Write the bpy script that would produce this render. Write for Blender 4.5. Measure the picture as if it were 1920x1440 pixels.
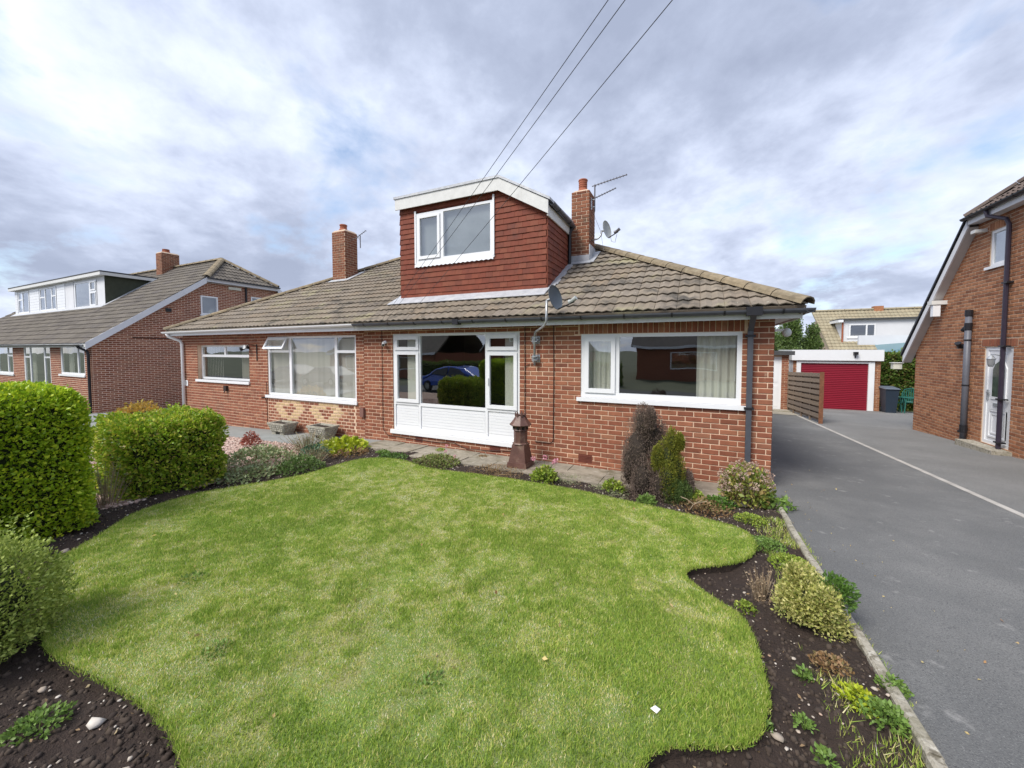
import bpy, math, random
import numpy as np
from math import sin, cos, tan, pi, radians, sqrt, atan2
S = bpy.context.scene
for o in list(bpy.data.objects): bpy.data.objects.remove(o)
COL = S.collection
rng = np.random.default_rng(7); random.seed(7)

# ------------------------------------------------------------ camera
CX, CY, CZ = 0.0, 0.0, 1.85
YAW, PIT = radians(25.4), radians(2.4)
cam = bpy.data.cameras.new('camera'); camo = bpy.data.objects.new('camera', cam); COL.objects.link(camo)
camo.location = (CX, CY, CZ); camo.rotation_euler = (pi/2 - PIT, 0, YAW)
cam.sensor_width = 36; cam.shift_y = -.0181; cam.lens = 36*721/1920; cam.clip_start = .05; cam.clip_end = 1000
S.camera = camo
# ------------------------------------------------------------ world, sun, exposure
SUN_EL, SUN_AZ = radians(50), radians(-154)      # azimuth measured from +Y towards +X: sun stands behind the camera to the left
w = bpy.data.worlds.new('World'); S.world = w; w.use_nodes = True
nt = w.node_tree; N = nt.nodes; L = nt.links
for n in list(N): N.remove(n)
def nd(t, **k):
    n = N.new(t)
    for a, b in k.items(): setattr(n, a, b)
    return n
out = nd('ShaderNodeOutputWorld'); sky = nd('ShaderNodeTexSky'); sky.sky_type = 'NISHITA'; sky.sun_disc = False
sky.sun_elevation = SUN_EL; sky.sun_rotation = SUN_AZ
bg1 = nd('ShaderNodeBackground'); bg1.inputs[1].default_value = .135; L.new(sky.outputs[0], bg1.inputs[0])
tc = nd('ShaderNodeTexCoord'); sep = nd('ShaderNodeSeparateXYZ'); L.new(tc.outputs['Generated'], sep.inputs[0])
def mth(op, a, b=None, c=None):
    n = nd('ShaderNodeMath', operation=op)
    for i, v in enumerate((a, b, c)):
        if v is None: continue
        if isinstance(v, (int, float)): n.inputs[i].default_value = v
        else: L.new(v, n.inputs[i])
    return n.outputs[0]
zz = mth('ADD', mth('MAXIMUM', sep.outputs[2], 0.0), .34)
cmb = nd('ShaderNodeCombineXYZ'); L.new(mth('DIVIDE', sep.outputs[0], zz), cmb.inputs[0]); L.new(mth('DIVIDE', sep.outputs[1], zz), cmb.inputs[1])
def noise(scale, det, rough, dist, off, stretch=(1, 1, 1)):
    m = nd('ShaderNodeMapping'); m.inputs['Location'].default_value = off; m.inputs['Scale'].default_value = stretch
    m.inputs['Rotation'].default_value = (0, 0, radians(35)); L.new(cmb.outputs[0], m.inputs[0])
    n = nd('ShaderNodeTexNoise'); L.new(m.outputs[0], n.inputs['Vector'])
    n.inputs['Scale'].default_value = scale; n.inputs['Detail'].default_value = det
    n.inputs['Roughness'].default_value = rough; n.inputs['Distortion'].default_value = dist
    return n.outputs[0]
n1 = noise(1.15, 11, .56, .15, (3.1, 7.7, 1.0), (1, .9, 1)); n2 = noise(1.7, 8, .55, .2, (9.3, 2.2, 4.0)); n3 = noise(5.5, 10, .60, .1, (1, 5, 8))
def ramp(fac, stops):
    r = nd('ShaderNodeValToRGB'); e = r.color_ramp.elements
    while len(e) < len(stops): e.new(.5)
    for i, (p, c) in enumerate(stops): e[i].position = p; e[i].color = (*c, 1)
    L.new(fac, r.inputs[0]); return r.outputs[0]
shade = mth('ADD', mth('MULTIPLY', n1, .70), mth('MULTIPLY', n3, .30))
cc = ramp(shade, [(.36, (.60, .65, .76)), (.435, (.50, .55, .665)), (.50, (.395, .44, .555)), (.56, (.31, .35, .455)), (.64, (.25, .285, .38))])
hr = ramp(sep.outputs[2], [(0.0, (1.18, 1.16, 1.12)), (.10, (1.04, 1.04, 1.03)), (.30, (.95, .95, .96)), (.6, (1.0, 1.0, 1.0))])
mul = nd('ShaderNodeMixRGB', blend_type='MULTIPLY'); mul.inputs[0].default_value = 1; L.new(cc, mul.inputs[1]); L.new(hr, mul.inputs[2])
bg2 = nd('ShaderNodeBackground'); L.new(mul.outputs[0], bg2.inputs[0]); bg2.inputs[1].default_value = 1.06
mask = ramp(mth('ADD', mth('MULTIPLY', n2, .75), mth('MULTIPLY', n3, .25)), [(.355, (.2, .2, .2)), (.455, (1, 1, 1))])
mx = nd('ShaderNodeMixShader'); L.new(mask, mx.inputs[0]); L.new(bg1.outputs[0], mx.inputs[1]); L.new(bg2.outputs[0], mx.inputs[2])
L.new(mx.outputs[0], out.inputs[0])
sun = bpy.data.lights.new('sun', 'SUN'); sun.energy = 2.6; sun.angle = radians(26); sun.color = (1, .955, .88)
suno = bpy.data.objects.new('sun', sun); COL.objects.link(suno)
suno.rotation_euler = (pi/2 - SUN_EL, 0, pi - SUN_AZ)
vs = S.view_settings; vs.view_transform = 'Standard'; vs.look = 'None'; vs.exposure = 0.70; vs.gamma = 1; vs.use_curve_mapping = False

# ------------------------------------------------------------ materials
MC = {}
def mat(name, cols, rough=.8, nscale=6., namt=.25, bump=0., bscale=60., bdist=.01, spec=.4, trans=0., metal=0., rnd=True, stretch=None, big=None, coat=0, objr=True):
    """cols: list of colours spread over a per-piece random number; namt: brightness noise; big: (colour, scale, lo, hi) blotches of wear"""
    if name in MC: return MC[name]
    m = bpy.data.materials.new(name); m.use_nodes = True; nt = m.node_tree; N = nt.nodes; L = nt.links
    b = N['Principled BSDF']; o = N['Material Output']
    b.inputs['Roughness'].default_value = rough; b.inputs['Metallic'].default_value = metal
    b.inputs['Specular IOR Level'].default_value = spec
    if coat: b.inputs['Coat Weight'].default_value = coat
    tc = N.new('ShaderNodeTexCoord')
    geo = N.new('ShaderNodeNewGeometry')
    if len(cols) > 1 and rnd:
        at = N.new('ShaderNodeAttribute'); at.attribute_name = 'tint'; oi = N.new('ShaderNodeObjectInfo')
        a = N.new('ShaderNodeMath'); a.operation = 'ADD'; L.new(at.outputs['Fac'], a.inputs[0]); (L.new(oi.outputs['Random'], a.inputs[1]) if objr else setattr(a.inputs[1], 'default_value', 0.))
        f = N.new('ShaderNodeMath'); f.operation = 'FRACT'; L.new(a.outputs[0], f.inputs[0]); fac = f.outputs[0]
        r = N.new('ShaderNodeValToRGB'); e = r.color_ramp.elements
        while len(e) < len(cols): e.new(.5)
        for i, c in enumerate(cols): e[i].position = i/(len(cols)-1); e[i].color = (*c, 1)
        L.new(fac, r.inputs[0]); col = r.outputs[0]
    else:
        r = N.new('ShaderNodeRGB'); r.outputs[0].default_value = (*cols[0], 1); col = r.outputs[0]
    mp = N.new('ShaderNodeMapping'); L.new(geo.outputs['Position'], mp.inputs[0])
    if stretch: mp.inputs['Scale'].default_value = stretch
    def nz(scale, det=5, ro=.6):
        n = N.new('ShaderNodeTexNoise'); n.inputs['Scale'].default_value = scale; n.inputs['Detail'].default_value = det; n.inputs['Roughness'].default_value = ro
        L.new(mp.outputs[0], n.inputs['Vector']); return n.outputs[0]
    if namt:
        mr = N.new('ShaderNodeMapRange'); mr.inputs[1].default_value = .25; mr.inputs[2].default_value = .75
        mr.inputs[3].default_value = 1-namt; mr.inputs[4].default_value = 1+namt; L.new(nz(nscale), mr.inputs[0])
        hsv = N.new('ShaderNodeHueSaturation'); L.new(mr.outputs[0], hsv.inputs['Value']); L.new(col, hsv.inputs['Color']); col = hsv.outputs[0]
    for bb in ([] if not big else (big if isinstance(big, list) else [big])):
        c2, sc, lo, hi = bb
        mr = N.new('ShaderNodeMapRange'); mr.inputs[1].default_value = lo; mr.inputs[2].default_value = hi; mr.interpolation_type = 'SMOOTHSTEP'; L.new(nz(sc, 6, .62), mr.inputs[0])
        mi = N.new('ShaderNodeMixRGB'); L.new(mr.outputs[0], mi.inputs[0]); L.new(col, mi.inputs[1]); mi.inputs[2].default_value = (*c2, 1); col = mi.outputs[0]
    L.new(col, b.inputs['Base Color'])
    if bump:
        bp = N.new('ShaderNodeBump'); bp.inputs['Strength'].default_value = bump; bp.inputs['Distance'].default_value = bdist
        L.new(nz(bscale, 4, .65), bp.inputs['Height']); L.new(bp.outputs[0], b.inputs['Normal'])
    if trans:
        t = N.new('ShaderNodeBsdfTranslucent'); L.new(col, t.inputs[0]); ms = N.new('ShaderNodeMixShader'); ms.inputs[0].default_value = trans
        L.new(b.outputs[0], ms.inputs[1]); L.new(t.outputs[0], ms.inputs[2]); L.new(ms.outputs[0], o.inputs[0])
    MC[name] = m; return m
def glassmat():
    m = bpy.data.materials.new('glass'); m.use_nodes = True; nt = m.node_tree; N = nt.nodes; L = nt.links
    N.remove(N['Principled BSDF']); o = N['Material Output']
    fr = N.new('ShaderNodeFresnel'); ge = N.new('ShaderNodeNewGeometry'); io = N.new('ShaderNodeMapRange'); io.inputs[3].default_value = 1.55; io.inputs[4].default_value = 1/1.55; L.new(ge.outputs['Backfacing'], io.inputs[0]); L.new(io.outputs[0], fr.inputs[0])
    mu = N.new('ShaderNodeMath'); mu.operation = 'MULTIPLY_ADD'; mu.inputs[1].default_value = 1.35; mu.inputs[2].default_value = .18; mu.use_clamp = True; L.new(fr.outputs[0], mu.inputs[0])
    tr = N.new('ShaderNodeBsdfTransparent'); tr.inputs[0].default_value = (.93, .95, .94, 1)
    gl = N.new('ShaderNodeBsdfGlossy'); gl.inputs[0].default_value = (.95, .98, 1, 1); gl.inputs['Roughness'].default_value = .0
    geo = N.new('ShaderNodeNewGeometry'); nz = N.new('ShaderNodeTexNoise'); nz.inputs['Scale'].default_value = 1.6; nz.inputs['Detail'].default_value = 1; L.new(geo.outputs['Position'], nz.inputs['Vector'])
    bp = N.new('ShaderNodeBump'); bp.inputs['Strength'].default_value = .12; bp.inputs['Distance'].default_value = .02; L.new(nz.outputs[0], bp.inputs['Height']); L.new(bp.outputs[0], gl.inputs['Normal'])
    mx = N.new('ShaderNodeMixShader'); L.new(mu.outputs[0], mx.inputs[0]); L.new(tr.outputs[0], mx.inputs[1]); L.new(gl.outputs[0], mx.inputs[2]); L.new(mx.outputs[0], o.inputs[0])
    return m
GLASS = glassmat()
BRICK = mat('brick_red', [(0.188, 0.064, 0.034), (0.254, 0.086, 0.047), (0.291, 0.107, 0.058), (0.226, 0.075, 0.042), (0.320, 0.127, 0.069), (0.197, 0.072, 0.043), (0.348, 0.157, 0.088)], .88, 9, .22, .35, 90, .004, big=[((.14, .062, .038), 1.6, .56, .78), ((.42, .28, .19), 5, .66, .80)])
BRICKR = mat('brick_brown', [(0.209, 0.084, 0.042), (0.297, 0.121, 0.058), (0.352, 0.158, 0.078), (0.242, 0.095, 0.048), (0.407, 0.194, 0.100), (0.330, 0.134, 0.064)], .88, 9, .22, .35, 90, .004)
BRICKC = mat('brick_chimney', [(.16, .055, .030), (.22, .080, .042), (.26, .105, .056), (.18, .070, .040)], .9, 9, .3, .35, 90, .004, big=((.10, .075, .05), 3, .5, .8))
BUFF = mat('brick_buff', [(.50, .36, .19), (.58, .42, .23), (.46, .32, .17), (.62, .46, .27)], .88, 9, .18, .3, 90, .004)
MORT = mat('mortar', [(0.698, 0.503, 0.361)], .92, 5, .18, .3, 120, .003, big=((.42, .30, .22), 1.3, .5, .8))
MORTL = mat('mortar_light', [(.72, .56, .45)], .92, 5, .1, .3, 120, .003)
MORTC = mat('mortar_pale', [(0.540, 0.404, 0.294)], .92, 5, .18, .3, 120, .003)
TILE = mat('roof_tile_concrete', [(0.185, 0.153, 0.117), (0.215, 0.178, 0.135), (0.245, 0.204, 0.157), (0.200, 0.168, 0.135), (0.235, 0.184, 0.130)], .9, 5, .22, .5, 70, .006, big=[((.31, .28, .17), 1.3, .54, .72), ((.085, .075, .062), 2.1, .53, .70), ((.36, .34, .27), 14, .62, .72)])
TILEG = mat('roof_tile_grey', [(.115, .100, .085), (.140, .122, .100), (.16, .14, .115), (.125, .11, .10)], .9, 4, .25, .5, 70, .006, big=((.07, .06, .055), 1.6, .52, .75))
TILEB = mat('roof_tile_brown', [(.10, .075, .065), (.13, .10, .085)], .9, 4, .25, .5, 70, .006)
TILEY = mat('roof_tile_yellowish', [(0.281, 0.240, 0.162), (0.328, 0.288, 0.196), (0.304, 0.256, 0.170)], .9, 2, .2, .3, 50, .006)
RIDGE = mat('ridge_tile_lichened', [(.25, .20, .13), (.21, .17, .115), (.28, .22, .14)], .95, 12, .35, .7, 60, .01, big=((.36, .32, .22), 4, .55, .8))
HANG = mat('hanging_tile_red', [(0.157, 0.035, 0.018), (0.190, 0.045, 0.021), (0.171, 0.040, 0.020), (0.205, 0.058, 0.029), (0.147, 0.037, 0.020)], .75, 5, .18, .3, 60, .004, big=((.10, .035, .026), 1.7, .55, .8))
WHITE = mat('white_upvc', [(.80, .81, .83)], .28, 2, .03, spec=.5)
FASC = mat('painted_fascia', [(.66, .66, .64)], .5, 7, .08, big=((.42, .40, .36), 3, .58, .85))
GUTT = mat('gutter_dark', [(.075, .080, .095)], .38, 6, .15)
BLACK = mat('black_plastic', [(.018, .018, .022)], .4, 6, .2)
SOIL_P = mat('soil_pipe_grey', [(.12, .125, .15)], .45, 6, .12)
PURP = mat('dark_downpipe', [(.035, .028, .045)], .4, 6, .12)
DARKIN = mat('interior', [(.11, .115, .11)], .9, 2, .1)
CARPET = mat('carpet', [(.16, .14, .12)], .95, 8, .1)
CURT = mat('curtain_cream', [(0.792, 0.792, 0.696)], .9, 2, .05, trans=.25)
BLIND = mat('blind_slat', [(0.676, 0.650, 0.585), (0.780, 0.741, 0.676)], .9, 3, .05, trans=.2)
LEAD = mat('lead_flashing', [(0.459, 0.472, 0.499)], .55, 7, .22, .5, 25, .01, metal=.2, big=((.55, .55, .54), 5, .5, .75))
TERRA = mat('terracotta', [(.33, .105, .055)], .8, 8, .2, .3, 50, .004)
POTM = mat('salt_glazed_brown', [(.120, .060, .048)], .45, 7, .3, .4, 40, .005, big=((.22, .15, .11), 5, .52, .75))
STEEL = mat('galvanised_steel', [(.45, .47, .49)], .4, 14, .2, metal=.6)
DISH = mat('dish_grey', [(.095, .115, .135)], .5, 8, .1)
DISHL = mat('dish_pale', [(.42, .44, .43)], .6, 8, .15)
ALU = mat('aerial_metal', [(.16, .155, .17)], .5, 8, .1, metal=.4)
TARMAC = mat('tarmac', [(0.142, 0.144, 0.143)], .93, 0.9, .10, .8, 130, .012, big=[((.215, .214, .207), .75, .42, .72), ((.100, .101, .103), 120, .50, .62), ((.27, .268, .26), 150, .55, .68), ((.28, .275, .265), 5.5, .60, .74), ((.30, .20, .12), .42, .66, .74)])
TARM2 = mat('tarmac_neighbour', [(0.176, 0.176, 0.171)], .93, 0.9, .10, .8, 130, .012, big=[((.24, .238, .23), .6, .42, .72), ((.12, .12, .12), 120, .52, .60), ((.36, .355, .34), 150, .56, .64)])
ROADM = mat('road_asphalt', [(.075, .077, .08)], .9, 1, .2, .5, 90, .01)
CONC = mat('concrete', [(.36, .33, .27)], .92, 5, .2, .8, 50, .012, big=[((.17, .15, .11), 22, .50, .62), ((.52, .49, .42), 30, .55, .66), ((.24, .22, .16), 3, .5, .7)])
CONCP = mat('concrete_path', [(.25, .26, .25)], .92, 2, .15, .4, 50, .006)
SLAB = mat('paving_slab', [(.27, .23, .18), (.32, .28, .22), (.24, .215, .17)], .94, 6, .3, .8, 40, .012, big=[((.16, .14, .09), 4, .5, .72), ((.42, .39, .33), 9, .58, .72)])
SOILM = mat('soil', [(0.036, 0.024, 0.019), (0.050, 0.034, 0.025), (0.027, 0.020, 0.016)], .97, 14, .35, 1, 60, .02)
CLOD = mat('soil_clod', [(0.031, 0.022, 0.018), (0.055, 0.039, 0.029), (0.075, 0.056, 0.043), (0.042, 0.030, 0.025)], .97, 20, .3)
STONE = mat('small_stone', [(.34, .29, .24), (.48, .42, .35), (.22, .17, .13), (.60, .55, .49), (.36, .24, .17)], .9, 20, .2)
GRAV = mat('pink_gravel', [(.45, .30, .25), (.55, .42, .35), (.38, .24, .20), (.62, .52, .46)], .9, 20, .2)
GRASSB = mat('grass_base', [(.17, .25, .06)], .95, 3, .2, .8, 90, .02, big=((.33, .31, .15), 2.3, .50, .72))
FARG = mat('far_ground', [(.09, .10, .06)], .95, .3, .3)
WOOD = mat('weathered_wood', [(0.213, 0.156, 0.108), (0.263, 0.203, 0.150), (0.175, 0.135, 0.106), (0.237, 0.162, 0.106)], .85, 12, .3, .4, 40, .005, stretch=(1, 1, 4))
REDDOOR = mat('red_garage_door', [(0.240, 0.007, 0.024)], .38, 2, .05, spec=.5)
WALLW = mat('white_render', [(.68, .69, .72)], .8, 1.5, .06)
DKGREEN = mat('dark_cheek', [(.050, .056, .036)], .8, 4, .2)
TEAL = mat('conservatory_roof', [(0.084, 0.182, 0.210)], .3, 3, .1)
BINM = mat('bin_plastic', [(.022, .035, .055)], .5, 5, .1)
CHAIRG = mat('green_plastic', [(.02, .12, .095)], .4, 5, .1)
BARK = mat('bark', [(.085, .062, .045), (.12, .09, .065)], .95, 20, .3, .5, 40, .01)
CARB = mat('blue_car_paint', [(.02, .09, .50)], .2, 1, .0, spec=.6, coat=.8)
CARS = mat('silver_car_paint', [(.20, .205, .215)], .55, 1, .0, spec=.3)
CARG = mat('car_glass', [(.01, .012, .014)], .05, 1, 0, spec=.7)
RUBB = mat('rubber', [(.015, .015, .016)], .8, 3, .1)
PINK = mat('pink_petal', [(.75, .32, .42), (.82, .45, .52), (.66, .28, .38)], .7, 10, .1, trans=.3)
LITTER = mat('white_paper', [(.85, .85, .82)], .7, 10, .05)
LANT = mat('lantern_black', [(.012, .012, .013)], .5, 10, .1)
LGL = mat('frosted_lamp_glass', [(.7, .72, .72)], .2, 3, .02)
def leafm(name, cols, rough=.45, tr=.28): return mat(name, cols, rough, 6, .12, spec=.45, trans=tr)
PRIVET = leafm('privet_leaf', [(0.201, 0.326, 0.017), (0.312, 0.470, 0.025), (0.477, 0.640, 0.038), (0.697, 0.750, 0.053), (0.366, 0.526, 0.030), (0.258, 0.399, 0.022)], .38, .3)
PRIVET2 = leafm('laurel_leaf', [(0.141, 0.255, 0.019), (0.241, 0.387, 0.026), (0.395, 0.532, 0.041), (0.183, 0.315, 0.019), (0.734, 0.701, 0.102), (0.253, 0.412, 0.026), (0.620, 0.460, 0.149)], .38, .3)
VARI = leafm('variegated_leaf', [(0.156, 0.235, 0.038), (0.312, 0.396, 0.077), (0.531, 0.611, 0.153), (0.235, 0.306, 0.054)], .5)
EUON = leafm('golden_leaf', [(0.416, 0.429, 0.117), (0.585, 0.559, 0.195), (0.650, 0.598, 0.247), (0.208, 0.273, 0.052), (0.520, 0.520, 0.143)], .5)
DGREEN = leafm('plain_green_leaf', [(0.084, 0.168, 0.028), (0.126, 0.238, 0.042), (0.070, 0.140, 0.028)], .5)
CONB = leafm('dead_conifer', [(0.158, 0.112, 0.092), (0.228, 0.167, 0.136), (0.116, 0.081, 0.070), (0.298, 0.228, 0.176), (0.176, 0.123, 0.097)], .9, .1)
CONG = leafm('live_conifer', [(0.128, 0.158, 0.018), (0.195, 0.217, 0.024), (0.270, 0.270, 0.030), (0.105, 0.128, 0.018), (0.315, 0.270, 0.030)], .8, .15)
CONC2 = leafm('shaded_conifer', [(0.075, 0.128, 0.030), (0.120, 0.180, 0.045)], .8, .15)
YEL = leafm('yellow_leaf', [(0.345, 0.437, 0.023), (0.483, 0.552, 0.034), (0.253, 0.345, 0.023), (0.598, 0.598, 0.057)], .45)
LIME = leafm('lime_leaf', [(0.221, 0.325, 0.039), (0.338, 0.442, 0.058), (0.156, 0.247, 0.033), (0.442, 0.468, 0.078)], .5)
GREYG = leafm('grey_green_leaf', [(0.213, 0.265, 0.139), (0.319, 0.361, 0.203), (0.425, 0.425, 0.255), (0.234, 0.213, 0.128)], .6)
DULL = leafm('dull_groundcover', [(0.157, 0.224, 0.085), (0.255, 0.329, 0.144), (0.353, 0.410, 0.203), (0.177, 0.130, 0.059), (0.431, 0.516, 0.270)], .45)
DRY = leafm('dry_stem', [(0.364, 0.266, 0.168), (0.280, 0.196, 0.126), (0.476, 0.378, 0.252)], .9, .1)
HYD = leafm('hydrangea_leaf', [(0.175, 0.250, 0.050), (0.350, 0.375, 0.075), (0.125, 0.200, 0.037), (0.500, 0.450, 0.125), (0.375, 0.225, 0.125)], .5)
HYDF = leafm('faded_flower', [(.48, .34, .28), (.55, .42, .34), (.40, .26, .20)], .8)
BRONZE = leafm('bronze_leaf', [(0.240, 0.135, 0.068), (0.330, 0.195, 0.090), (0.180, 0.150, 0.060), (0.390, 0.255, 0.135)], .6)
FRESH = leafm('fresh_weed', [(0.138, 0.247, 0.049), (0.206, 0.325, 0.068), (0.121, 0.195, 0.039)], .5)
TREEL = leafm('tree_leaf', [(0.081, 0.135, 0.032), (0.126, 0.198, 0.045), (0.180, 0.252, 0.072), (0.063, 0.108, 0.032)], .5)
HEDGEB = leafm('back_hedge_leaf', [(0.072, 0.136, 0.024), (0.112, 0.192, 0.032), (0.144, 0.240, 0.040), (0.256, 0.144, 0.064)], .5)
REDL = leafm('red_leaf', [(.30, .07, .05), (.36, .12, .08)], .6)
GOLDL = leafm('golden_orange_leaf', [(.50, .38, .06), (.56, .33, .07), (.40, .36, .08)], .5)
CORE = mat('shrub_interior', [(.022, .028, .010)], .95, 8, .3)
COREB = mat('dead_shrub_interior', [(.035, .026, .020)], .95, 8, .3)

# ------------------------------------------------------------ object helpers
def link(o, parent=None):
    COL.objects.link(o)
    if parent is not None: o.parent = parent
    return o
def wloc(p):
    l = np.zeros(3)
    while p is not None: l += np.array(p.location); p = p.parent
    return l
def thing(name, label, cat, loc=(0, 0, 0), group=None):
    o = bpy.data.objects.new(name, None); o.location = loc; o.empty_display_size = .1; link(o)
    o['label'] = label; o['category'] = cat
    if group: o['group'] = group
    return o
def tag(o, label, cat, group=None, kind=None):
    if label: o['label'] = label
    if cat: o['category'] = cat
    if group: o['group'] = group
    if kind: o['kind'] = kind
    return o
def np_mesh(name, V, F, m, tint=None, smooth=False):
    """V (n,3); F (k,3) or (k,4) array; tint per vertex"""
    V = np.asarray(V, dtype=np.float32); F = np.asarray(F, dtype=np.int32)
    me = bpy.data.meshes.new(name); k = F.shape[1]
    me.vertices.add(len(V)); me.vertices.foreach_set('co', V.ravel())
    me.loops.add(F.size); me.loops.foreach_set('vertex_index', F.ravel())
    me.polygons.add(len(F)); me.polygons.foreach_set('loop_start', np.arange(0, F.size, k, dtype=np.int32)); me.polygons.foreach_set('loop_total', np.full(len(F), k, dtype=np.int32))
    if smooth: me.polygons.foreach_set('use_smooth', np.ones(len(F), dtype=bool))
    if tint is not None:
        a = me.attributes.new('tint', 'FLOAT', 'POINT'); a.data.foreach_set('value', np.asarray(tint, dtype=np.float32))
    me.materials.append(m); me.update(calc_edges=True); return me
class MB:
    def __init__(s): s.v = []; s.f = []; s.t = []
    def poly(s, pts, faces, tint=0.):
        b = len(s.v); s.v += [tuple(p) for p in pts]; s.t += [tint]*len(pts); s.f += [tuple(b+i for i in f) for f in faces]
    def fbox(s, fr, u0, u1, v0, v1, w0, w1, tint=0.):
        P = [fr.p(u, v, w) for w in (w0, w1) for v in (v0, v1) for u in (u0, u1)]
        s.poly(P, [(0, 2, 3, 1), (4, 5, 7, 6), (0, 1, 5, 4), (2, 6, 7, 3), (0, 4, 6, 2), (1, 3, 7, 5)], tint)
    def box(s, x0, x1, y0, y1, z0, z1, tint=0.): s.fbox(W0, x0, x1, y0, y1, z0, z1, tint)
    def tube(s, pts, r, n=8, cap=True, tint=0.):
        pts = [np.array(p, float) for p in pts]; rs = r if isinstance(r, (list, tuple)) else [r]*len(pts)
        rings = []; pu = None
        for i, p in enumerate(pts):
            d = (pts[min(i+1, len(pts)-1)]-pts[max(i-1, 0)]); d /= (np.linalg.norm(d)+1e-9)
            a = np.array([0, 0, 1.]) if abs(d[2]) < .9 else np.array([1., 0, 0])
            if pu is not None: a = pu
            x = np.cross(a, d); x /= np.linalg.norm(x)+1e-9; y = np.cross(d, x); pu = y
            rings.append([p+rs[i]*(x*cos(2*pi*k/n)+y*sin(2*pi*k/n)) for k in range(n)])
        F = []
        for i in range(len(pts)-1):
            for k in range(n): F.append((i*n+k, i*n+(k+1) % n, (i+1)*n+(k+1) % n, (i+1)*n+k))
        if cap: F.append(tuple(range(n))[::-1]); F.append(tuple((len(pts)-1)*n+k for k in range(n)))
        s.poly([q for r_ in rings for q in r_], F, tint)
    def lathe(s, c, prof, n=16, axis=None, sq=False):
        c = np.array(c, float); P = []
        for (r, z) in prof:
            for k in range(n):
                a = 2*pi*(k+.5)/n; P.append((c[0]+r*cos(a), c[1]+r*sin(a), c[2]+z))
        F = [(i*n+k, i*n+(k+1) % n, (i+1)*n+(k+1) % n, (i+1)*n+k) for i in range(len(prof)-1) for k in range(n)]
        F += [tuple(range(n))[::-1], tuple((len(prof)-1)*n+k for k in range(n))]
        s.poly(P, F)
    def build(s, name, m, parent=None, smooth=False, **tg):
        me = bpy.data.meshes.new(name); l = wloc(parent) if parent is not None else np.zeros(3)
        me.from_pydata([tuple(np.array(v)-l) for v in s.v], [], s.f)
        a = me.attributes.new('tint', 'FLOAT', 'POINT'); a.data.foreach_set('value', s.t)
        me.materials.append(m)
        if smooth: me.polygons.foreach_set('use_smooth', [True]*len(me.polygons)); me.update()
        o = bpy.data.objects.new(name, me); link(o, parent)
        for k, v in tg.items(): o[k] = v
        return o
class Fr:
    def __init__(s, o, U, V):
        s.o = np.array(o, float); s.U = np.array(U, float); s.U /= np.linalg.norm(s.U); s.V = np.array(V, float); s.V /= np.linalg.norm(s.V)
        s.N = np.cross(s.U, s.V)
    def p(s, u, v, w=0.): return tuple(s.o+s.U*u+s.V*v+s.N*w)
W0 = Fr((0, 0, 0), (1, 0, 0), (0, 1, 0))
def front(y): return Fr((0, y, 0), (1, 0, 0), (0, 0, 1))        # N = -Y, u = X, v = Z
def sideR(x): return Fr((x, 0, 0), (0, 1, 0), (0, 0, 1))        # N = +X, u = Y, v = Z
def sideL(x): return Fr((x, 0, 0), (0, -1, 0), (0, 0, 1))       # N = -X, u = -Y, v = Z
from mathutils import Matrix
def frmat(fr, u, v, w, base=None):
    p = np.array(fr.p(u, v, w)) - (base if base is not None else 0)
    M = Matrix([[fr.U[0], fr.V[0], fr.N[0], p[0]], [fr.U[1], fr.V[1], fr.N[1], p[1]], [fr.U[2], fr.V[2], fr.N[2], p[2]], [0, 0, 0, 1]])
    return M
def clip(poly, conv):
    """clip a list of points (u,v[,w]) with convex CCW polygon conv"""
    P = [tuple(p) for p in poly]
    for i in range(len(conv)):
        a, b = conv[i], conv[(i+1) % len(conv)]
        dx, dy = b[0]-a[0], b[1]-a[1]; Q = []
        for j in range(len(P)):
            c, d = P[j], P[(j+1) % len(P)]
            sc = dx*(c[1]-a[1])-dy*(c[0]-a[0]); sd = dx*(d[1]-a[1])-dy*(d[0]-a[0])
            if sc >= -1e-9: Q.append(c)
            if (sc > 1e-9 and sd < -1e-9) or (sc < -1e-9 and sd > 1e-9):
                t = sc/(sc-sd); Q.append(tuple(c[k]+t*(d[k]-c[k]) for k in range(len(c))))
        P = Q
        if len(P) < 3: return []
    return P
def inside(p, conv, e=1e-6):
    for i in range(len(conv)):
        a, b = conv[i], conv[(i+1) % len(conv)]
        if (b[0]-a[0])*(p[1]-a[1])-(b[1]-a[1])*(p[0]-a[0]) < -e: return False
    return True
def subtract(rects, o):
    R = []
    for (a, b, c, d) in rects:
        x0, x1, y0, y1 = max(a, o[0]), min(b, o[1]), max(c, o[2]), min(d, o[3])
        if x0 >= x1-1e-6 or y0 >= y1-1e-6: R.append((a, b, c, d)); continue
        if c < y0: R.append((a, b, c, y0))
        if y1 < d: R.append((a, b, y1, d))
        if a < x0: R.append((a, x0, y0, y1))
        if x1 < b: R.append((x1, b, y0, y1))
    return [r for r in R if r[1]-r[0] > .012 and r[3]-r[2] > .012]
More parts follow.
